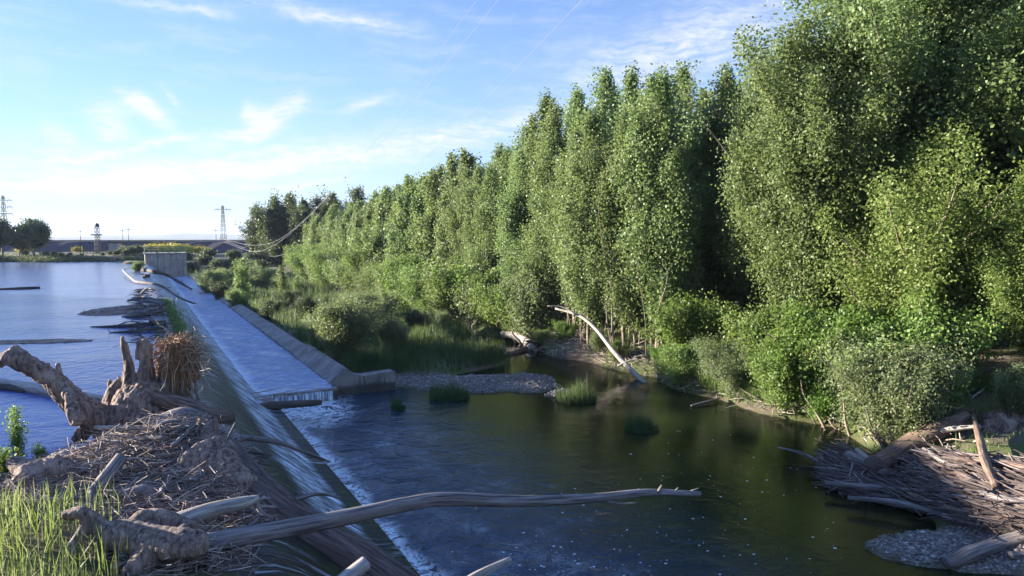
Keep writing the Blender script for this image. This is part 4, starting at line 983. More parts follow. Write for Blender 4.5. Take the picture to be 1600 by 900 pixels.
# bare brush arching to the right of it
m_ = MB()
for k in range(64):
    p = D(272 + r_.uniform(-25, 40), 548 + r_.uniform(-12, 40), 13.4 + r_.uniform(-.4, .5)); az_ = r_.uniform(-1.9, 1.5); d = np.array([math.cos(az_), math.sin(az_) * .7, r_.uniform(.2, .9)]); L = r_.uniform(.10, .24); pts = [p]
    for q in range(r_.randint(4, 7)):
        if p[0] > D(325, 560, 13.4)[0] or p[2] < -.4: break
        d = d + r_.randn(3) * .32 + np.array([0, 0, -.26]); d /= np.linalg.norm(d); p = p + d * L; pts.append(p)
        if r_.rand() < .8: e_ = p + (d + r_.randn(3) * .8) * L * .7; m_.tube([p, (p + e_) / 2 + r_.randn(3) * .02, e_ + r_.randn(3) * .04], [.005, .004, .002], 3, cap=False)
    m_.tube(pts if len(pts) > 1 else [p, p + d * .1], [.011, .004], 4, cap=False)
tag(m_.build('dead_brush', M['deadtwig']), 'pale bare twiggy brush arching out to the right of the hanging roots', 'brush')
# second stump with broad trunk running down the spillway
def Z(px, py, z): return G(px, py, z)
fl = log('broad fallen log with flared root plate lying down the wet spillway', [D(325, 725, 10.8), D(355, 760, 10.5), D(405, 795, 10.3), D(450, 825, 10.3), D(505, 852, 10.3), D(560, 884, 10.3), D(630, 934, 10.2)],
    [.22, .42, .43, .41, .40, .40, .40], 'logdark', name='fallen_log', ns=28, gnarl=.05, sub=8, stubs=[([D(352, 700, 10.9), D(385, 735, 10.55), D(430, 768, 10.35), D(482, 802, 10.35)], [.20, .20, .14, .05])])
rp = stump('', [
    ([D(330, 760, 10.9), D(330, 715, 11.0), D(322, 672, 11.2)], [.50, .34, .13]),
    ([D(322, 690, 11.2), D(316, 664, 11.2), D(314, 648, 11.2)], [.16, .09, .03]), ([D(332, 690, 11.2), D(334, 665, 11.2), D(336, 655, 11.2)], [.10, .05, .02]),
    ([D(320, 780, 10.7), D(360, 800, 10.4)], [.35, .25]), ([D(325, 725, 10.75), D(355, 762, 10.45), D(385, 785, 10.3)], [.56, .50, .42]), ([D(340, 720, 10.6), D(352, 700, 10.7), D(360, 690, 10.8)], [.2, .1, .03]), ([D(310, 740, 10.9), D(296, 720, 11.0), D(288, 700, 11.0)], [.2, .1, .03]),
], 'stump', .024, .028, 23, name='root_plate', cat=None, ridge=14); rp.parent = fl
# long log reaching over the lower pool
A = D(300, 852, 8.1); 
log('longest grey log reaching from the heap out over the dark lower pool', [D(285, 856, 8.0), D(400, 834, 8.35), D(520, 812, 8.75), D(640, 787, 9.2), D(700, 780, 9.4), D(820, 783, 9.7), D(930, 778, 9.95), D(1010, 770, 10.1), D(1094, 772, 10.3)],
    [.118, .116, .110, .100, .096, .082, .072, .058, .040], 'drift', ns=14, gnarl=.07, sub=8, stubs=[
        ([D(940, 780, 9.96), D(970, 787, 10.0), D(993, 786, 10.0)], [.03, .02, .010]), ([D(1028, 770, 10.1), D(1034, 758, 10.1)], [.03, .014]), ([D(1054, 770, 10.2), D(1060, 762, 10.2)], [.022, .010]),
        ([D(1080, 768, 10.3), D(1092, 763, 10.3)], [.02, .008]), ([D(690, 778, 9.4), D(696, 772, 9.4), D(703, 773, 9.4)], [.04, .025, .012]), ([D(744, 790, 9.5), D(746, 797, 9.5)], [.022, .012]), ([D(876, 775, 9.8), D(878, 770, 9.8)], [.02, .01])])
# gnarled roots at its butt
stump('gnarled grey root mass with curled arms at the butt of the longest log', [
    ([D(100, 805, 7.85), D(125, 802, 7.85), D(150, 815, 7.85), D(165, 835, 7.85)], [.06, .085, .09, .13]),
    ([D(140, 815, 7.85), D(125, 838, 7.75), D(112, 862, 7.65), D(106, 890, 7.55)], [.08, .075, .06, .04]),
    ([D(165, 835, 7.85), D(200, 840, 7.85), D(240, 850, 7.75), D(290, 852, 7.65), D(320, 850, 7.65)], [.16, .20, .20, .17, .13]),
    ([D(205, 830, 7.95), D(228, 812, 8.05), D(262, 815, 8.05), D(300, 830, 7.95)], [.12, .13, .12, .10]),
    ([D(165, 840, 7.85), D(160, 870, 7.75), D(150, 900, 7.65)], [.10, .08, .05]),
    ([D(275, 860, 7.65), D(282, 885, 7.55), D(278, 905, 7.45)], [.06, .035, .03]),
    ([D(285, 825, 7.85), D(305, 848, 7.70), D(315, 862, 7.60)], [.06, .05, .03]),
    ([D(230, 870, 7.65), D(200, 905, 7.45)], [.16, .14])], 'stump', .02, .016, 37, name='root_mass', cat='root')
log('pale broken bough with splintered tip above the longest log', [D(225, 838, 8.20), D(280, 815, 8.40), D(330, 797, 8.60), D(380, 786, 8.80), D(404, 779, 8.90)], [.13, .12, .10, .085, .05], 'driftpale', stubs=[
    ([D(398, 783, 8.90), D(412, 778, 8.90), D(422, 779, 8.90)], [.03, .02, .01]), ([D(400, 783, 8.90), D(408, 800, 8.90), D(424, 808, 8.90)], [.04, .03, .015]), ([D(395, 790, 8.90), D(430, 792, 9.00)], [.03, .012]),
    ([D(295, 815, 8.30), D(303, 828, 8.20), D(310, 836, 8.20)], [.02, .012, .006]), ([D(310, 808, 8.40), D(318, 818, 8.30)], [.018, .006])], name='broken_bough', cat='branch')
log('short square sided post leaning up out of the debris beside the sedge', [D(128, 800, 9.2), D(158, 757, 9.6), D(190, 714, 10.0)], [.11, .105, .09], 'drift', ns=8, gnarl=.06, name='leaning_post', cat='post')
stump('dark knobbly root chunk at the left end of the near debris', [([D(-5, 785, 9.8), D(25, 760, 9.8), D(45, 742, 9.9)], [.08, .12, .16]), ([D(20, 720, 10.2), D(45, 735, 10.1), D(80, 730, 10.1), D(110, 735, 10.1)], [.10, .16, .18, .14]),
    ([D(45, 735, 10.0), D(50, 765, 9.8), D(62, 790, 9.7)], [.2, .2, .12]), ([D(85, 725, 10.1), D(90, 712, 10.1)], [.10, .04])], 'stump', .024, .022, 41, name='root_chunk', cat='root')
stump('pale chunk of broken wood lying on top of the debris left of the post', [([D(78, 722, 10.8), D(98, 718, 10.8), D(122, 722, 10.8)], [.10, .15, .08]), ([D(90, 715, 10.8), D(96, 706, 10.8)], [.06, .03])], 'driftpale', .03, .02, 43, name='wood_chunk', cat='wood')
for lab, pts, rad, mat in [
    ('broad brown slab of bark and wood slanting down right of the upright stump', [D(246, 622, 12.7), D(300, 640, 12.5), D(362, 655, 12.3)], [.15, .20, .12], 'driftbrown'),
    ('thick brown root crossing the straw above the leaning post', [D(175, 712, 11.0), D(230, 700, 11.1), D(290, 712, 11.0), D(325, 735, 10.8)], [.07, .11, .12, .08], 'driftbrown'),
    ('grey crooked bough half buried in the straw below the upright stump', [D(150, 700, 11.2), D(190, 690, 11.2), D(225, 696, 11.1), D(250, 716, 10.9)], [.05, .08, .08, .05], 'drift'),
    ('brown broken root sticking up left of the flared root plate', [D(275, 735, 10.6), D(268, 705, 10.7), D(252, 680, 10.8)], [.11, .08, .03], 'driftbrown'),
    ('dark log lying across the lower heap behind the pale broken bough', [D(210, 790, 9.6), D(270, 772, 9.8), D(340, 768, 9.9)], [.09, .12, .09], 'logdark'),
    ('crooked grey stick rising from the straw at the right of the heap', [D(300, 735, 10.5), D(330, 705, 10.6), D(352, 690, 10.7), D(368, 660, 10.8)], [.05, .045, .03, .012], 'drift'),
    ('short thick log end in the heap between the post and the root mass', [D(196, 778, 9.4), D(225, 770, 9.5), D(252, 772, 9.5)], [.11, .12, .09], 'drift'),
    ('bleached stick lying across the straw below the upright stump', [D(148, 668, 11.8), D(175, 668, 11.7), D(205, 668, 11.7), D(222, 672, 11.6)], [.03, .035, .03, .012], 'driftpale'),
    ('pale branch pointing from the fallen trunk over the white spillway', [D(335, 688, 11.8), D(375, 684, 12.0), D(430, 690, 12.2), D(470, 704, 12.4), D(516, 722, 12.5)], [.055, .05, .045, .035, .015], 'drift'),
    ('dark branch under the pale one beside the spillway', [D(345, 698, 11.9), D(385, 704, 12.0), D(424, 712, 12.2)], [.06, .05, .02], 'driftdark'),
    ('short dark branch lowest of the three beside the spillway', [D(365, 708, 12.0), D(395, 718, 12.1), D(424, 728, 12.2)], [.05, .045, .015], 'driftdark'),
    ('curved branch crossing the white water above the longest log', [D(452, 784, 11.4), D(475, 776, 11.5), D(500, 772, 11.7), D(532, 778, 11.8)], [.045, .042, .03, .012], 'drift'),
    ('thin stick lying below the pale broken bough', [D(312, 822, 8.9), D(340, 822, 9.0), D(365, 828, 9.1)], [.02, .02, .01], 'driftpale'),
    ('branch stub rising from the bottom edge over the dark spillway', [D(424, 925, 8.4), D(426, 900, 8.4), D(427, 882, 8.4)], [.03, .03, .015], 'drift'),
    ('cut end of a pale pole at the bottom edge', [D(505, 935, 7.4), D(540, 905, 7.6), D(572, 880, 7.8)], [.085, .085, .085], 'driftpale'),
    ('pale pole tip at the bottom edge over the lower pool', [D(690, 935, 7.3), D(745, 900, 7.5), D(798, 874, 7.7)], [.06, .055, .035], 'driftpale'),
    ('dark thin stick leaning against the foot of the hanging roots', [D(322, 665, 12.4), D(314, 640, 12.5), D(302, 598, 12.6)], [.03, .028, .02], 'driftdark'),
    ('grey block of broken trunk behind the straw right of the upright stump', [D(255, 655, 12.2), D(285, 648, 12.2), D(330, 655, 12.3)], [.11, .14, .10], 'drift'),
    ('pale trunk floating behind the upright stump', [G(-30, 594, .05), G(40, 606, .06), G(110, 620, .05), G(170, 628, .05)], [.12, .15, .16, .14], 'driftpale'),
    ('broken pale plank on the floating trunk behind the stump arm', [G(88, 596, .18), G(105, 600, .2), G(124, 610, .16)], [.06, .08, .05], 'driftpale'),
    ('dark waterlogged stick floating in the pool at the left edge', [G(-20, 453, .0), G(30, 451, .05), G(62, 449.5, .06)], [.10, .12, .09], 'driftdark'),
    ('low floating log beside the weed mat at the left edge', [G(-20, 604, .02), G(15, 606, .05), G(38, 612, .02)], [.08, .11, .06], 'driftdark')]:
    log(lab, pts, rad, mat, name='driftwood_branch', cat='branch')
# logs across the basin sill
log('dark log lying across the lip of the basin where the water falls', [G(372, 640, -1.9), G(430, 634, -1.93), G(475, 631, -1.95), G(502, 629, -1.95)], [.13, .14, .12, .09], 'driftdark')
for k, (a, b, c, lab) in enumerate([((395, 622), (440, 614), (476, 606), 'pale thin stick on top of the log at the basin lip'), ((385, 626), (430, 622), (470, 616), 'middle pale stick on the log at the basin lip'), ((378, 616), (410, 612), (440, 605), 'upper dead stalk at the basin lip')]):
    log(lab, [G(*a, -1.72), G(*b, -1.66), G(*c, -1.7)], [.022, .02, .008], 'straw', name='dead_stick', cat='stick')
# --- driftwood along the far weir crest
for lab, pts, rad, mat in [
    ('long bent bleached branch hooked over the far crest and trailing down the face', [G(192, 422, .55), G(202, 432, .35), G(214, 440, .15), G(240, 443.5, .1), G(258, 450, -.3), G(276, 463, -.85), G(300, 473, -1.5), G(306, 474, -1.75)], [.12, .15, .16, .15, .13, .12, .10, .06], 'drift'),
    ('dark trunk lying over the far end of the crest below the pier', [G(222, 421, .15), G(242, 424.5, .1), G(262, 430.5, -.6), G(282, 442, -1.3), G(299, 452, -1.85)], [.28, .30, .26, .22, .12], 'driftdark'),
    ('log at the top of the jam on the middle of the crest', [G(206, 467, .02), G(222, 464, .12), G(240, 468, .1), G(262, 475, -.25)], [.10, .18, .16, .10], 'drift'),
    ('brown log below the topmost one in the crest jam', [G(214, 474, .02), G(236, 470, .2), G(252, 476, .08)], [.10, .16, .12], 'drift'),
    ('forked grey log in the middle of the crest jam', [G(190, 495, .0), G(212, 492, .1), G(232, 485, .18), G(252, 480, .12)], [.05, .14, .15, .10], 'drift'),
    ('dark pointed log lowest in the crest jam', [G(196, 497, .0), G(225, 492, .1), G(256, 486, .1)], [.06, .15, .14], 'driftdark'),
    ('bleached chunk standing on the crest jam', [G(220, 460, .1), G(228, 452, .45), G(232, 451, .5)], [.16, .14, .06], 'driftpale'),
    ('long dark log floating square to the crest', [G(142, 511, .0), G(180, 510, .05), G(225, 507, .08), G(258, 503, .1)], [.05, .10, .14, .12], 'driftdark'),
    ('shorter dark log nearest the stump along the crest', [G(172, 520, .0), G(205, 518, .05), G(235, 514, .1), G(256, 512, .1)], [.05, .09, .12, .10], 'driftdark'),
    ('small root knot on the crest near the pier', [G(224, 432, .1), G(229, 430.5, .25), G(233, 431, .15)], [.2, .26, .18], 'driftdark'),
    ('pale chip of wood on the crest beside the weed strip', [G(232, 508, .1), G(238, 500, .4), G(242, 506, .15)], [.12, .12, .08], 'drift')]:
    rad = np.array(rad) * (.62 if len(pts) < 5 else .72); pts = [np.asarray(q) for q in pts]; r_ = np.random.RandomState(len(lab)); sb = []
    for q in range(4):
        i_ = r_.randint(len(pts)); e_ = np.array([r_.randn() * .35, r_.randn() * .35, abs(r_.randn()) * .22]); sb.append(([pts[i_], pts[i_] + e_ * .6, pts[i_] + e_], [rad[i_] * .5, rad[i_] * .35, .012]))
    log(lab, pts, rad, mat, group='driftwood caught on the far crest', gnarl=.2, stubs=sb)
r_ = np.random.RandomState(23); m_ = MB()
for k in range(260):
    u = r_.uniform(28, 60); p0 = P(u, r_.uniform(-.2, 1.4), r_.uniform(.0, .2)); a = r_.uniform(2.0, 4.2) + r_.randn() * .5; L = r_.uniform(.2, 1.0)
    m_.tube([p0, p0 + np.array([math.cos(a) * L * .5, math.sin(a) * L * .5, r_.uniform(0, .1)]), p0 + np.array([math.cos(a) * L, math.sin(a) * L, -.02])], np.array([.025, .02, .008]) * r_.uniform(.5, 1.4), 4, cap=False)
tag(m_.build('crest_twigs', M['twig']), 'fine twigs washed up along the middle of the weir crest', 'debris', kind='stuff')
B = np.array([P(r_.uniform(30, 50), 1.25 + abs(r_.randn()) * .28, -.12) for _ in range(1500)]); m_ = MB(); blades(m_, B, .32, .03, r_, .9)
tag(m_.build('crest_weeds', M['grass']), 'green weeds and moss growing over the weir crest beside the crest jam', 'weeds', kind='stuff')
def mat_patch(cx, cy, ax, ay, n, lab, ang=0.0):
    c = G(cx, cy, 0); m_ = MB(); r_ = np.random.RandomState(int(cx))
    for k in range(n):
        d = np.sqrt(r_.rand()); a = r_.uniform(0, 6.28); x, y = math.cos(a) * d * ax, math.sin(a) * d * ay; p = c + np.array([x * math.cos(ang) - y * math.sin(ang), x * math.sin(ang) + y * math.cos(ang), .012])
        b = r_.uniform(0, 3.14); L = r_.uniform(.05, .3); m_.tube([p - np.array([math.cos(b), math.sin(b), 0]) * L, p + np.array([math.cos(b), math.sin(b), .02]) * L], [.010, .006], 4, cap=False)
    tag(m_.build('floating_mat', M['straw']), lab, 'debris', kind='stuff')
mat_patch(198, 484, 1.9, 3.0, 1300, 'brown mat of floating scum and twigs against the crest jam', .1)
mat_patch(48, 534, 2.2, .45, 900, 'dark strip of floating weed on the pool at the left edge', .12)

# --- fallen wood on the right bank
log('long bleached log leaning from the poplars down into the water', [D(868, 482, 36.0), D(905, 493, 35.0), D(932, 515, 34.0), D(958, 548, 32.8), D(985, 577, 31.6), D(1016, 606, 30.3)], [.05, .075, .09, .105, .12, .135], 'driftpale', ns=12, gnarl=.13, stubs=[
    ([D(965, 572, 32), D(985, 563, 31.8), D(998, 560, 31.6)], [.05, .04, .02]), ([D(900, 492, 35.0), D(880, 480, 35.4), D(855, 478, 35.6)], [.05, .035, .015])])
ft = thing('fallen_tree', 'tangled fallen tree with root plate lying in the water at the foot of the poplars', 'fallen tree', G(838, 545, -2.5))
m_ = MB(); o0 = np.array(ft.location)
m_.tube([D(785, 522, 43.2), D(805, 524, 42.2), D(822, 534, 40.8), D(838, 546, 39.2)], [.20, .26, .30, .34], 12, .1, 3, sub=5)
m_.build('trunk', M['driftpale'], ft, smooth=True).location = -o0
m_ = MB(); r_ = np.random.RandomState(9)
for k in range(34):
    p0 = D(838, 542, 39.3); a = r_.randn(3); a /= np.linalg.norm(a); L = r_.uniform(.5, 1.6); m_.tube([p0, p0 + a * L * .5 + r_.randn(3) * .15, p0 + a * L + np.array([0, 0, -.15])], [.12, .07, .02], 6, .1, k, sub=3)
m_.tube([D(822, 545, 39.3), D(790, 556, 37.5), D(765, 558, 37.0), D(748, 548, 38.2)], [.16, .15, .10, .04], 8, .1, 4, sub=4); m_.tube([D(848, 538, 39.3), D(875, 550, 38.4), D(858, 553, 38)], [.15, .1, .04], 8, .1, 5, sub=4)
m_.build('root', M['driftbrown'], ft, smooth=True).location = -o0
for lab, pts, rad, mat, stubs in [
    ('bleached forked log lying among the poplars', [D(637, 468, 60), D(662, 469, 60), D(690, 479, 59.5)], [.20, .20, .12], 'driftpale', [([D(660, 468.5, 60), D(680, 464, 60.5), D(695, 461, 61)], [.16, .10, .05])]),
    ('bleached log stub left of the tangled fallen tree', [D(754, 521, 46), D(766, 522, 45.8), D(776, 523, 45.5)], [.16, .2, .12], 'driftpale', ()),
    ('bleached trunk on the bank right of the tangled fallen tree', [D(842, 515, 41.5), D(865, 522, 40.5), D(882, 532, 39.4)], [.10, .16, .18], 'driftpale', ()),
    ('pale log showing through the far channel bank', [D(552, 455, 76), D(562, 460, 75), D(568, 466, 74)], [.2, .32, .25], 'driftpale', ()),
    ('short log on the shaded slope right of the leaning log', [D(1085, 515, 33), D(1098, 512, 32.5), D(1115, 506, 32)], [.1, .12, .06], 'drift', ()),
    ('dark stick lying in the water at the right bank', [G(1080, 634, LOWER + .05), G(1105, 628, LOWER + .1), G(1125, 622, LOWER + .12)], [.03, .05, .03], 'drift', ())]:
    log(lab, pts, rad, mat, stubs=stubs)

# --- driftwood pile on the near right bank
def inpoly(x, y, pg):
    c = False; j = len(pg) - 1
    for i in range(len(pg)):
        if (pg[i][1] > y) != (pg[j][1] > y) and x < (pg[j][0] - pg[i][0]) * (y - pg[i][1]) / (pg[j][1] - pg[i][1]) + pg[i][0]: c = not c
        j = i
    return c
PILE = [
    ('curved brown trunk sweeping up the right bank from the pile', [onray(1365, 728, .42), onray(1392, 715, .42), onray(1425, 692, .42), onray(1465, 672, .42), onray(1510, 650, .42)], [.28, .30, .28, .25, .16], 'driftbrown'),
    ('bare thin branch reaching out over the water left of the pile', [G(1215, 699, -2.2), G(1245, 706, -2.25), G(1270, 717, -2.35), G(1292, 733, -2.5)], [.025, .04, .05, .05], 'drift'),
    ('thick grey log end among the twigs at the top of the pile', [onray(1325, 711, .30), onray(1350, 722, .30), onray(1385, 740, .30)], [.13, .14, .12], 'drift'),
    ('short pale log end sticking up beside the thick grey one', [onray(1340, 703, .30), onray(1352, 714, .30), onray(1362, 726, .30)], [.08, .09, .08], 'driftpale'),
    ('straight pale pole resting on the curved trunk', [onray(1448, 678, .42), onray(1490, 670, .42), onray(1532, 666, .42)], [.07, .075, .05], 'driftpale'),
    ('upright brown pole leaning against the root mass', [onray(1519, 645, .42), onray(1532, 690, .42), onray(1540, 722, .42), onray(1556, 760, .42)], [.05, .10, .11, .08], 'driftbrown'),
    ('thick reddish pole slanting down through the pile', [onray(1438, 719, .30), onray(1475, 732, .30), onray(1510, 748, .30), onray(1576, 778, .30)], [.10, .11, .10, .08], 'driftbrown'),
    ('bleached pole lying beside the reddish slanting one', [onray(1444, 702, .30), onray(1480, 725, .30), onray(1512, 745, .30)], [.06, .07, .05], 'driftpale'),
    ('level brown log along the foot of the root mass', [onray(1494, 721, .30), onray(1540, 722, .30), onray(1590, 728, .30), onray(1630, 735, .30)], [.09, .10, .10, .08], 'driftbrown'),
    ('longest grey pole lying the length of the pile', [onray(1290, 755, .30), onray(1360, 762, .30), onray(1430, 769, .30), onray(1500, 778, .30), onray(1572, 788, .30)], [.06, .085, .09, .09, .08], 'drift'),
    ('grey pole curving through the right half of the pile', [onray(1470, 748, .30), onray(1510, 766, .30), onray(1560, 778, .30), onray(1612, 792, .30)], [.07, .09, .09, .07], 'drift'),
    ('grey pole low in the pile near the water', [onray(1325, 778, .30), onray(1400, 785, .30), onray(1480, 805, .30)], [.05, .07, .05], 'drift'),
    ('brown pole deepest in the right part of the pile', [onray(1420, 772, .30), onray(1500, 800, .30), onray(1590, 812, .30)], [.06, .08, .07], 'driftbrown'),
    ('large smooth grey log on the gravel at the bottom right corner', [onray(1478, 882, .12), onray(1515, 867, .12), onray(1560, 851, .12), onray(1640, 828, .12)], [.11, .16, .16, .15], 'drift'),
    ('small grey log at the right edge below the large smooth one', [onray(1577, 868, .12), onray(1600, 868, .12), onray(1640, 870, .12)], [.07, .08, .07], 'drift'),
    ('bare branch fallen across the sandy clearing', [onray(1496, 615, .12), onray(1525, 608, .12), onray(1556, 597, .12)], [.03, .05, .04], 'drift'),
    ('thin broken branch beside the one across the clearing', [onray(1520, 620, .12), onray(1540, 606, .12), onray(1562, 594, .12)], [.025, .04, .03], 'driftpale'),
    ('bleached curved stick lying on the twigs', [onray(1446, 758, .30), onray(1462, 760, .30), onray(1476, 756, .30)], [.02, .035, .02], 'driftpale')]
for lab, pts, rad, mat in PILE: log(lab, pts, rad, mat, group='driftwood pile on the right bank')
# the mat of twigs that carries them
r_ = np.random.RandomState(29); m_ = MB(); PG = [(1283, 728), (1322, 702), (1385, 738), (1440, 716), (1500, 722), (1640, 735), (1660, 850), (1560, 838), (1480, 818), (1385, 792), (1300, 772)]
e0, e1 = onray(1300, 750), onray(1560, 795); da = math.atan2(e1[1] - e0[1], e1[0] - e0[0]); k = 0
while k < 4000:
    px, py = r_.uniform(1283, 1660), r_.uniform(700, 850)
    if not inpoly(px, py, PG): continue
    k += 1; c = onray(px, py, 0); c = np.array([c[0], c[1], max(LOWER, H(c[0], c[1])) + abs(r_.randn()) * .13])
    a = da + r_.randn() * (.3 if r_.rand() < .7 else 1.2); L = r_.uniform(.2, 1.3); d = np.array([math.cos(a), math.sin(a), r_.randn() * .12]) * L / 2
    m_.tube([c - d, c + r_.randn(3) * .03, c + d], np.array([.013, .015, .005]) * r_.uniform(.4, 1.7), 4, cap=False)
for k in range(260):                                            # brush fan at the tip
    c = onray(1312 + r_.uniform(-12, 25), 738 + r_.uniform(-8, 22), .1); d = np.array([-.5 + r_.randn() * .25, .15 + r_.randn() * .25, r_.uniform(-.05, .28)]) * r_.uniform(.3, .8)
    m_.tube([c - d * .3, c + d * .5 + r_.randn(3) * .03, c + d], [.010, .008, .003], 4, cap=False)
tag(m_.build('drift_twigs', M['twig']), 'thick purple grey mat of drift twigs and sticks of the pile at the right', 'debris', kind='stuff')
# eroded root mass of the bank
tb = []
r_ = np.random.RandomState(31)
for k in range(16):
    a = D(1545 + r_.uniform(-5, 60), 655 + r_.uniform(-8, 20), 18.6 + r_.uniform(-.2, .5)); b = a + np.array([r_.uniform(-.5, .2), r_.uniform(-.6, -.1), -r_.uniform(.5, 1.1)]); tb.append(([a, (a + b) / 2 + r_.randn(3) * .1, b], [.14, .09, .05]))
tb.append(([D(1540, 668, 19.0), D(1580, 664, 19.0), D(1640, 668, 19.0)], [.3, .45, .5])); tb.append(([D(1570, 690, 18.7), D(1640, 695, 18.7)], [.35, .45]))
tb.append(([D(1480, 690, 19.0), D(1520, 700, 18.8), D(1570, 705, 18.6)], [.16, .22, .2]))
stump('reddish eroded root mass in the bank above the driftwood pile', tb, 'stump', .04, .06, 53, name='root_mass', cat='root')

# ------------------------------------------------------------------ stones, foam flecks
r_ = np.random.RandomState(37); m_ = MB()
ico = np.array([(0, 0, 1), (.89, 0, .45), (.28, .85, .45), (-.72, .53, .45), (-.72, -.53, .45), (.28, -.85, .45), (.72, .53, -.45), (-.28, .85, -.45), (-.89, 0, -.45), (-.28, -.85, -.45), (.72, -.53, -.45), (0, 0, -1)])
icf = [(0, 1, 2), (0, 2, 3), (0, 3, 4), (0, 4, 5), (0, 5, 1), (1, 6, 2), (2, 7, 3), (3, 8, 4), (4, 9, 5), (5, 10, 1), (6, 7, 2), (7, 8, 3), (8, 9, 4), (9, 10, 5), (10, 6, 1), (11, 7, 6), (11, 8, 7), (11, 9, 8), (11, 10, 9), (11, 6, 10)]
def stones(n, us, vs, smin, smax):
    u = r_.uniform(*us, n); v = r_.uniform(*vs, n); q = u[:, None] * DU + v[:, None] * NV; z, g, _, _ = height(q[:, 0], q[:, 1])
    for k in np.where((g > .35) & (z > LOWER - .08))[0]:
        s_ = smin * (smax / smin) ** (r_.rand() ** 2.2); m_.add(ico * np.array([1, r_.uniform(.6, 1), r_.uniform(.4, .7)]) * s_ * r_.uniform(.85, 1.15, (12, 1)) + np.array([q[k, 0], q[k, 1], z[k] + s_ * .15]), None, icf)
stones(11000, (22.5, 32), (7.8, 17.2), .018, .085); c3 = uv_of(*G(1500, 850, -2.4)[:2]); stones(3500, (c3[0] - 2.5, c3[0] + 2.5), (c3[1] - 3, c3[1] + 4), .02, .07)
tag(m_.build('gravel', M['stone'], smooth=False), 'loose rounded river gravel on the bars in the lower pool', 'gravel', kind='stuff')
for k, (px, py, z, s_, lab) in enumerate([(600, 478, -1.9, .3, 'x'), (400, 476, -1.7, .5, 'pale boulder on the island beside the basin wall'), (1342, 684, -2.55, .24, 'wet grey boulder at the water below the willow bush'), (428, 488, -1.8, .28, 'small pale stone on the island path')]):
    if lab == 'x': continue
    m_ = MB(); th = np.linspace(0, 2 * np.pi, 18, endpoint=False); ph = np.linspace(-1.4, 1.4, 10); V = np.array([[(math.cos(p_) * math.cos(t_), math.cos(p_) * math.sin(t_) * .8, math.sin(p_) * .55) for t_ in th] for p_ in ph])
    V = V * (1 + .16 * wob(V * 1.7, 1.5, 60 + k))[..., None] * s_ * 1.4; i_ = np.arange(9)[:, None] * 18; j_ = np.arange(18)[None]; j2 = (j_ + 1) % 18
    m_.add(V.reshape(-1, 3), np.stack([i_ + j_, i_ + j2, i_ + 18 + j2, i_ + 18 + j_], -1).reshape(-1, 4), [(0, (a + 1) % 18, a) for a in range(1, 17)] + [(162, 162 + a, 162 + a + 1) for a in range(1, 17)])
    tag(m_.build('boulder', M['concrete'], smooth=True, loc=G(px, py, z)), lab, 'boulder')
r_ = np.random.RandomState(39); m_ = MB()
for k in range(420):
    c_ = [(1000, 790, 120, 45), (1120, 770, 90, 50), (1080, 860, 150, 30), (870, 870, 70, 25), (1180, 740, 110, 60), (840, 880, 60, 15)][r_.randint(6)]
    px, py = c_[0] + r_.randn() * c_[2], c_[1] + r_.randn() * c_[3]
    if not (640 < px < 1400 and 640 < py < 930): continue
    c = G(px, py, LOWER + .006)
    if H(c[0], c[1]) > LOWER - .05 or uv_of(c[0], c[1])[1] < 5: continue
    s_ = .005 * 6.0 ** (r_.rand() ** 2.6); n = 7; a = np.linspace(0, 6.28, n, endpoint=False); rr_ = s_ * r_.uniform(.6, 1.2, n)
    m_.add(np.vstack([np.column_stack([np.cos(a) * rr_ * 1.3, np.sin(a) * rr_, 0 * a]), [[0, 0, s_ * .35]]]) + c, None, [(n, i_, (i_ + 1) % n) for i_ in range(n)])
tag(m_.build('foam', M['foam'], smooth=True), 'small white foam flecks drifting on the dark lower pool', 'foam', kind='stuff')

# ------------------------------------------------------------------ far shore, railway, pylons, wires, hills
m_ = MB(); X0, X1 = -190, 20; ns_ = 60; yb = 158
prof = [(-6.0, .2), (-2.2, 2.85), (-1.6, 3.2), (1.6, 3.2), (6, .2)]
V = np.array([[(x_, yb + p_[0] + .5 * math.sin(x_ * .13), p_[1] + (.15 * math.sin(x_ * .9 + p_[0]) if p_[1] < 3.0 else 0)) for p_ in prof] for x_ in np.linspace(X0, X1, ns_)])
ii = np.arange(ns_ - 1)[:, None] * 5 + np.arange(4)[None]; m_.add(V.reshape(-1, 3), np.stack([ii, ii + 5, ii + 6, ii + 1], -1).reshape(-1, 4))
tag(m_.build('railway_embankment', M['railway']), kind='structure')
tr = thing('railway_track', 'pale ballasted railway track along the top of the dark embankment', 'railway track', (0, 0, 0))
m_ = MB(); m_.box((X0, yb - 1.55, 3.21), (X1, yb + 1.5, 3.37)); m_.build('ballast', M['ballast'], tr)
m_ = MB(); m_.box((X0, yb - .75, 3.373), (X1, yb - .68, 3.53)); m_.build('rail', M['steel'], tr); m_ = MB(); m_.box((X0, yb + .68, 3.373), (X1, yb + .75, 3.53)); m_.build('rail', M['steel'], tr)
def lattice(mbb, h_, w0, w1, r_=.1, nseg=8):
    lv = [(h_ * k / nseg, w0 + (w1 - w0) * (k / nseg)) for k in range(nseg + 1)]; cs = [(-1, -1), (1, -1), (1, 1), (-1, 1)]
    for (z0, a), (z1, b) in zip(lv[:-1], lv[1:]):
        for q in range(4):
            c, d = cs[q], cs[(q + 1) % 4]
            mbb.bar((c[0] * a, c[1] * a, z0), (c[0] * b, c[1] * b, z1), r_); mbb.bar((c[0] * a, c[1] * a, z0), (d[0] * b, d[1] * b, z1), r_ * .6); mbb.bar((d[0] * a, d[1] * a, z0), (c[0] * b, c[1] * b, z1), r_ * .6)
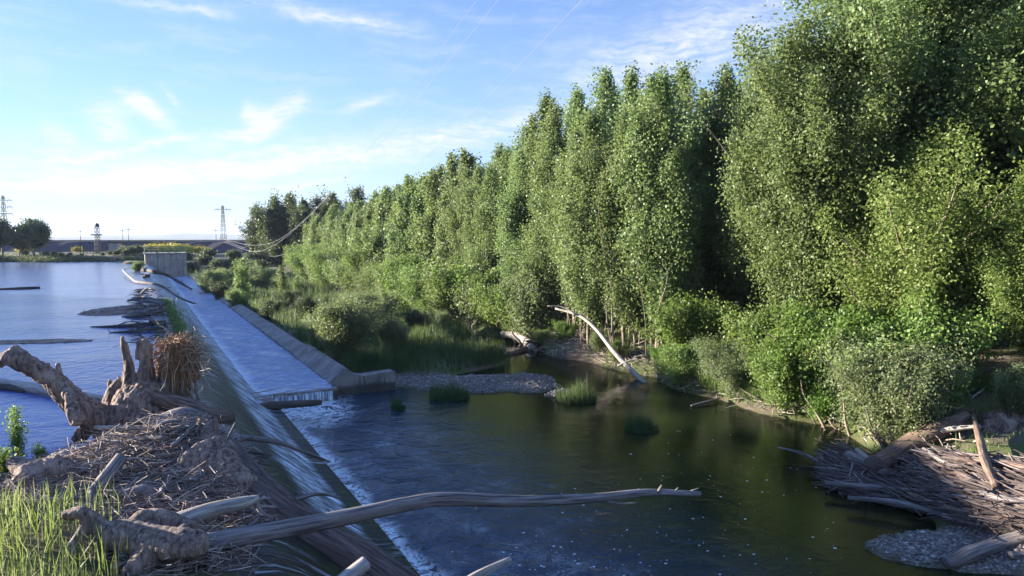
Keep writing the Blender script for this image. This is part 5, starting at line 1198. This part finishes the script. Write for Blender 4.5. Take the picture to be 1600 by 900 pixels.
def pylon(px, ytop, Y, lab, arms=1, name='pylon'):
    top = D(px, ytop, Y); z0 = .5; h_ = top[2] - z0; t = thing(name, lab, 'pylon', (top[0], top[1], z0))
    m_ = MB(); lattice(m_, h_, 1.2, .35, .10, 9); m_.build('mast', M['steel'], t)
    for k in range(arms):
        z = h_ * (.90 - .13 * k); m_ = MB(); L = 3.8
        m_.bar((-L, 0, z), (L, 0, z), .11); m_.bar((-L, 0, z), (0, 0, z + 1.2), .06); m_.bar((L, 0, z), (0, 0, z + 1.2), .06)
        for s_ in (-L, -L * .5, L * .5, L): m_.bar((s_, 0, z), (s_, 0, z - .9), .10)
        m_.build('crossarm', M['steel'], t)
pylon(347.5, 321, 330, 'tall steel lattice pylon right of the sluice pier in the distance')
pylon(4, 305, 300, 'lattice pylon with several arms behind the trees at the left edge', 3)
def tower(px, Y, ytop, lab):
    top = D(px, ytop, Y); h_ = top[2] - .5; t = thing('signal_tower', lab, 'tower', (top[0], top[1], .5))
    m_ = MB(); lattice(m_, h_ * .95, .36, .30, .055, 7); m_.build('frame', M['steel'], t)
    m_ = MB(); m_.box((-.95, -.7, h_ * .64), (.6, .7, h_ * .68)); m_.build('platform', M['steel'], t)
    m_ = MB(); m_.tube([(.05, 0, h_ * .93), (.05, 0, h_ * .99), (.05, 0, h_ * 1.03)], [.42, .36, .1], 10); m_.build('lamp_head', M['steel'], t)
tower(151, 138, 350, 'dark steel tower with a platform on the far shore in front of the embankment')
def pole(px, Y, ytop, lab, r_=.09):
    top = D(px, ytop, Y); b = .4; h_ = top[2] - b; t = thing('utility_pole', lab, 'pole', (top[0], top[1], b), 0, 'poles along the railway')
    m_ = MB(); m_.tube([(0, 0, -.3), (0, 0, h_)], [r_, r_ * .7], 6); m_.build('post', M['steel'], t)
    m_ = MB(); m_.box((-.7, -.05, h_ - .6), (.7, .05, h_ - .48)); m_.build('crossarm', M['steel'], t)
for px, Y, yt, lab in [(191, 165, 357, 'left of the two slim poles beside each other left of the pier'), (200, 165, 355, 'right of the two slim poles beside each other left of the pier'), (337, 170, 357, 'slim pole just left of the tall lattice pylon'), (125, 166, 358, 'faint slim pole left of the dark steel tower'), (37, 166, 350, 'faint pole by the trees at the far left')]: pole(px, Y, yt, lab)
for k, px in enumerate(range(126, 186, 5)):
    p = D(px, 400, 136); m_ = MB(); h_ = 2.1 + .5 * math.sin(k * 2.3); m_.tube([(0, 0, -.3), (0, 0, h_)], [.06, .06], 5); m_.box((-.28, -.04, h_ - .2), (.28, .04, h_ - .05))
    tag(m_.build('yard_post', M['steel'], loc=(p[0], p[1], H(p[0], p[1]))), 'grey post of the yard below the railway on the far shore', 'post', 'posts of the yard on the far shore')
t = thing('shed', 'low pale shed on the far shore left of the sluice pier', 'shed', (*D(207, 395, 134)[:2], .2))
m_ = MB(); m_.box((-1.6, -1.1, 0), (1.6, 1.1, 1.9)); m_.build('wall', M['plaster'], t)
m_ = MB(); m_.box((-1.75, -1.25, 1.903), (1.75, 1.25, 2.05)); m_.build('roof', M['ballast'], t)
m_ = MB(); m_.box((-.4, -1.13, .003), (.3, -1.103, 1.6)); m_.build('door', M['steel'], t)
m_ = MB(); bb = D(179, 395, 134); m_.box((-.8, -.6, 0), (.8, .6, 2.6)); m_.box((-.9, -.7, 2.603), (.9, .7, 2.75)); tag(m_.build('switch_cabinet', M['ballast'], loc=(bb[0], bb[1], .1)), 'small grey blockhouse between the yard posts and the pale shed', 'cabinet')

def wire(pix, lab):
    pts = [D(a, b, c) for a, b, c in pix]; m_ = MB(); p2, r2 = spline(np.array(pts), np.array([.045] * len(pts)), 12)
    r2 = np.interp(p2[:, 1], [20, 60, 130], [.007, .012, .020]); m_.tube(p2, r2, 5, cap=False); tag(m_.build('power_line', M['cable'], smooth=True), lab, 'cable', 'power lines over the river')
wire([(800, -80, 36), (745, 0, 42), (693, 70, 48), (640, 150, 56), (580, 228, 68), (510, 308, 86), (468, 350, 98), (430, 377, 110), (392, 383, 122), (350, 374, 136)], 'left one of the three cables from the upper edge down to the far bank')
wire([(830, -75, 36), (778, 0, 42), (720, 72, 49), (655, 150, 58), (590, 228, 70), (515, 305, 88), (470, 350, 100), (430, 382, 112), (395, 393, 122), (350, 378, 136)], 'middle one of the three cables converging toward the far bank')
wire([(985, -70, 34), (910, 0, 40), (830, 82, 48), (745, 168, 58), (660, 250, 72), (585, 314, 88), (510, 370, 104), (455, 394, 114), (415, 399, 122), (352, 376, 136)], 'right one of the three cables, running past the poplar tops')
m_ = MB(); nb = 220; xh = np.linspace(-5200, 1200, nb)
for (Yh, base, amp, sd) in [(2300, 6, 8, 1), (3400, 17, 12, 2)]:
    hh = np.maximum(2, base + amp * wob(np.column_stack([xh * .0022, xh * 0]), 1.2, sd) + 3 * wob(np.column_stack([xh * .012, xh * 0]), 1.3, sd + 5))
    V = np.concatenate([np.column_stack([xh, np.full(nb, Yh - 500), np.full(nb, 0.0)]), np.column_stack([xh, np.full(nb, Yh - 150), hh * .6]), np.column_stack([xh, np.full(nb, Yh), hh]), np.column_stack([xh, np.full(nb, Yh + 500), hh * .0])])
    i_ = np.arange(3)[:, None] * nb + np.arange(nb - 1)[None]; m_.add(V, np.stack([i_, i_ + 1, i_ + nb + 1, i_ + nb], -1).reshape(-1, 4))
M['hills'] = flat_mat('scrub_hills', (0.10, 0.11, 0.07), .95, 0, .5)
tag(m_.build('hills', M['hills'], smooth=True), kind='structure')

# ------------------------------------------------------------------ air
m_ = MB(); m_.box((-11000, -11000, -8), (11000, 13000, 70))
m, h, out = material('thin_air'); pv = h.n('ShaderNodeVolumePrincipled'); pv.inputs['Color'].default_value = (.62, .74, 1.0, 1); pv.inputs['Density'].default_value = .00011; pv.inputs['Anisotropy'].default_value = .2
h.t.links.new(pv.outputs[0], out.inputs['Volume']); M['haze'] = m
tag(m_.build('haze', M['haze']), 'thin blue haze over the far hills', 'haze', kind='stuff')
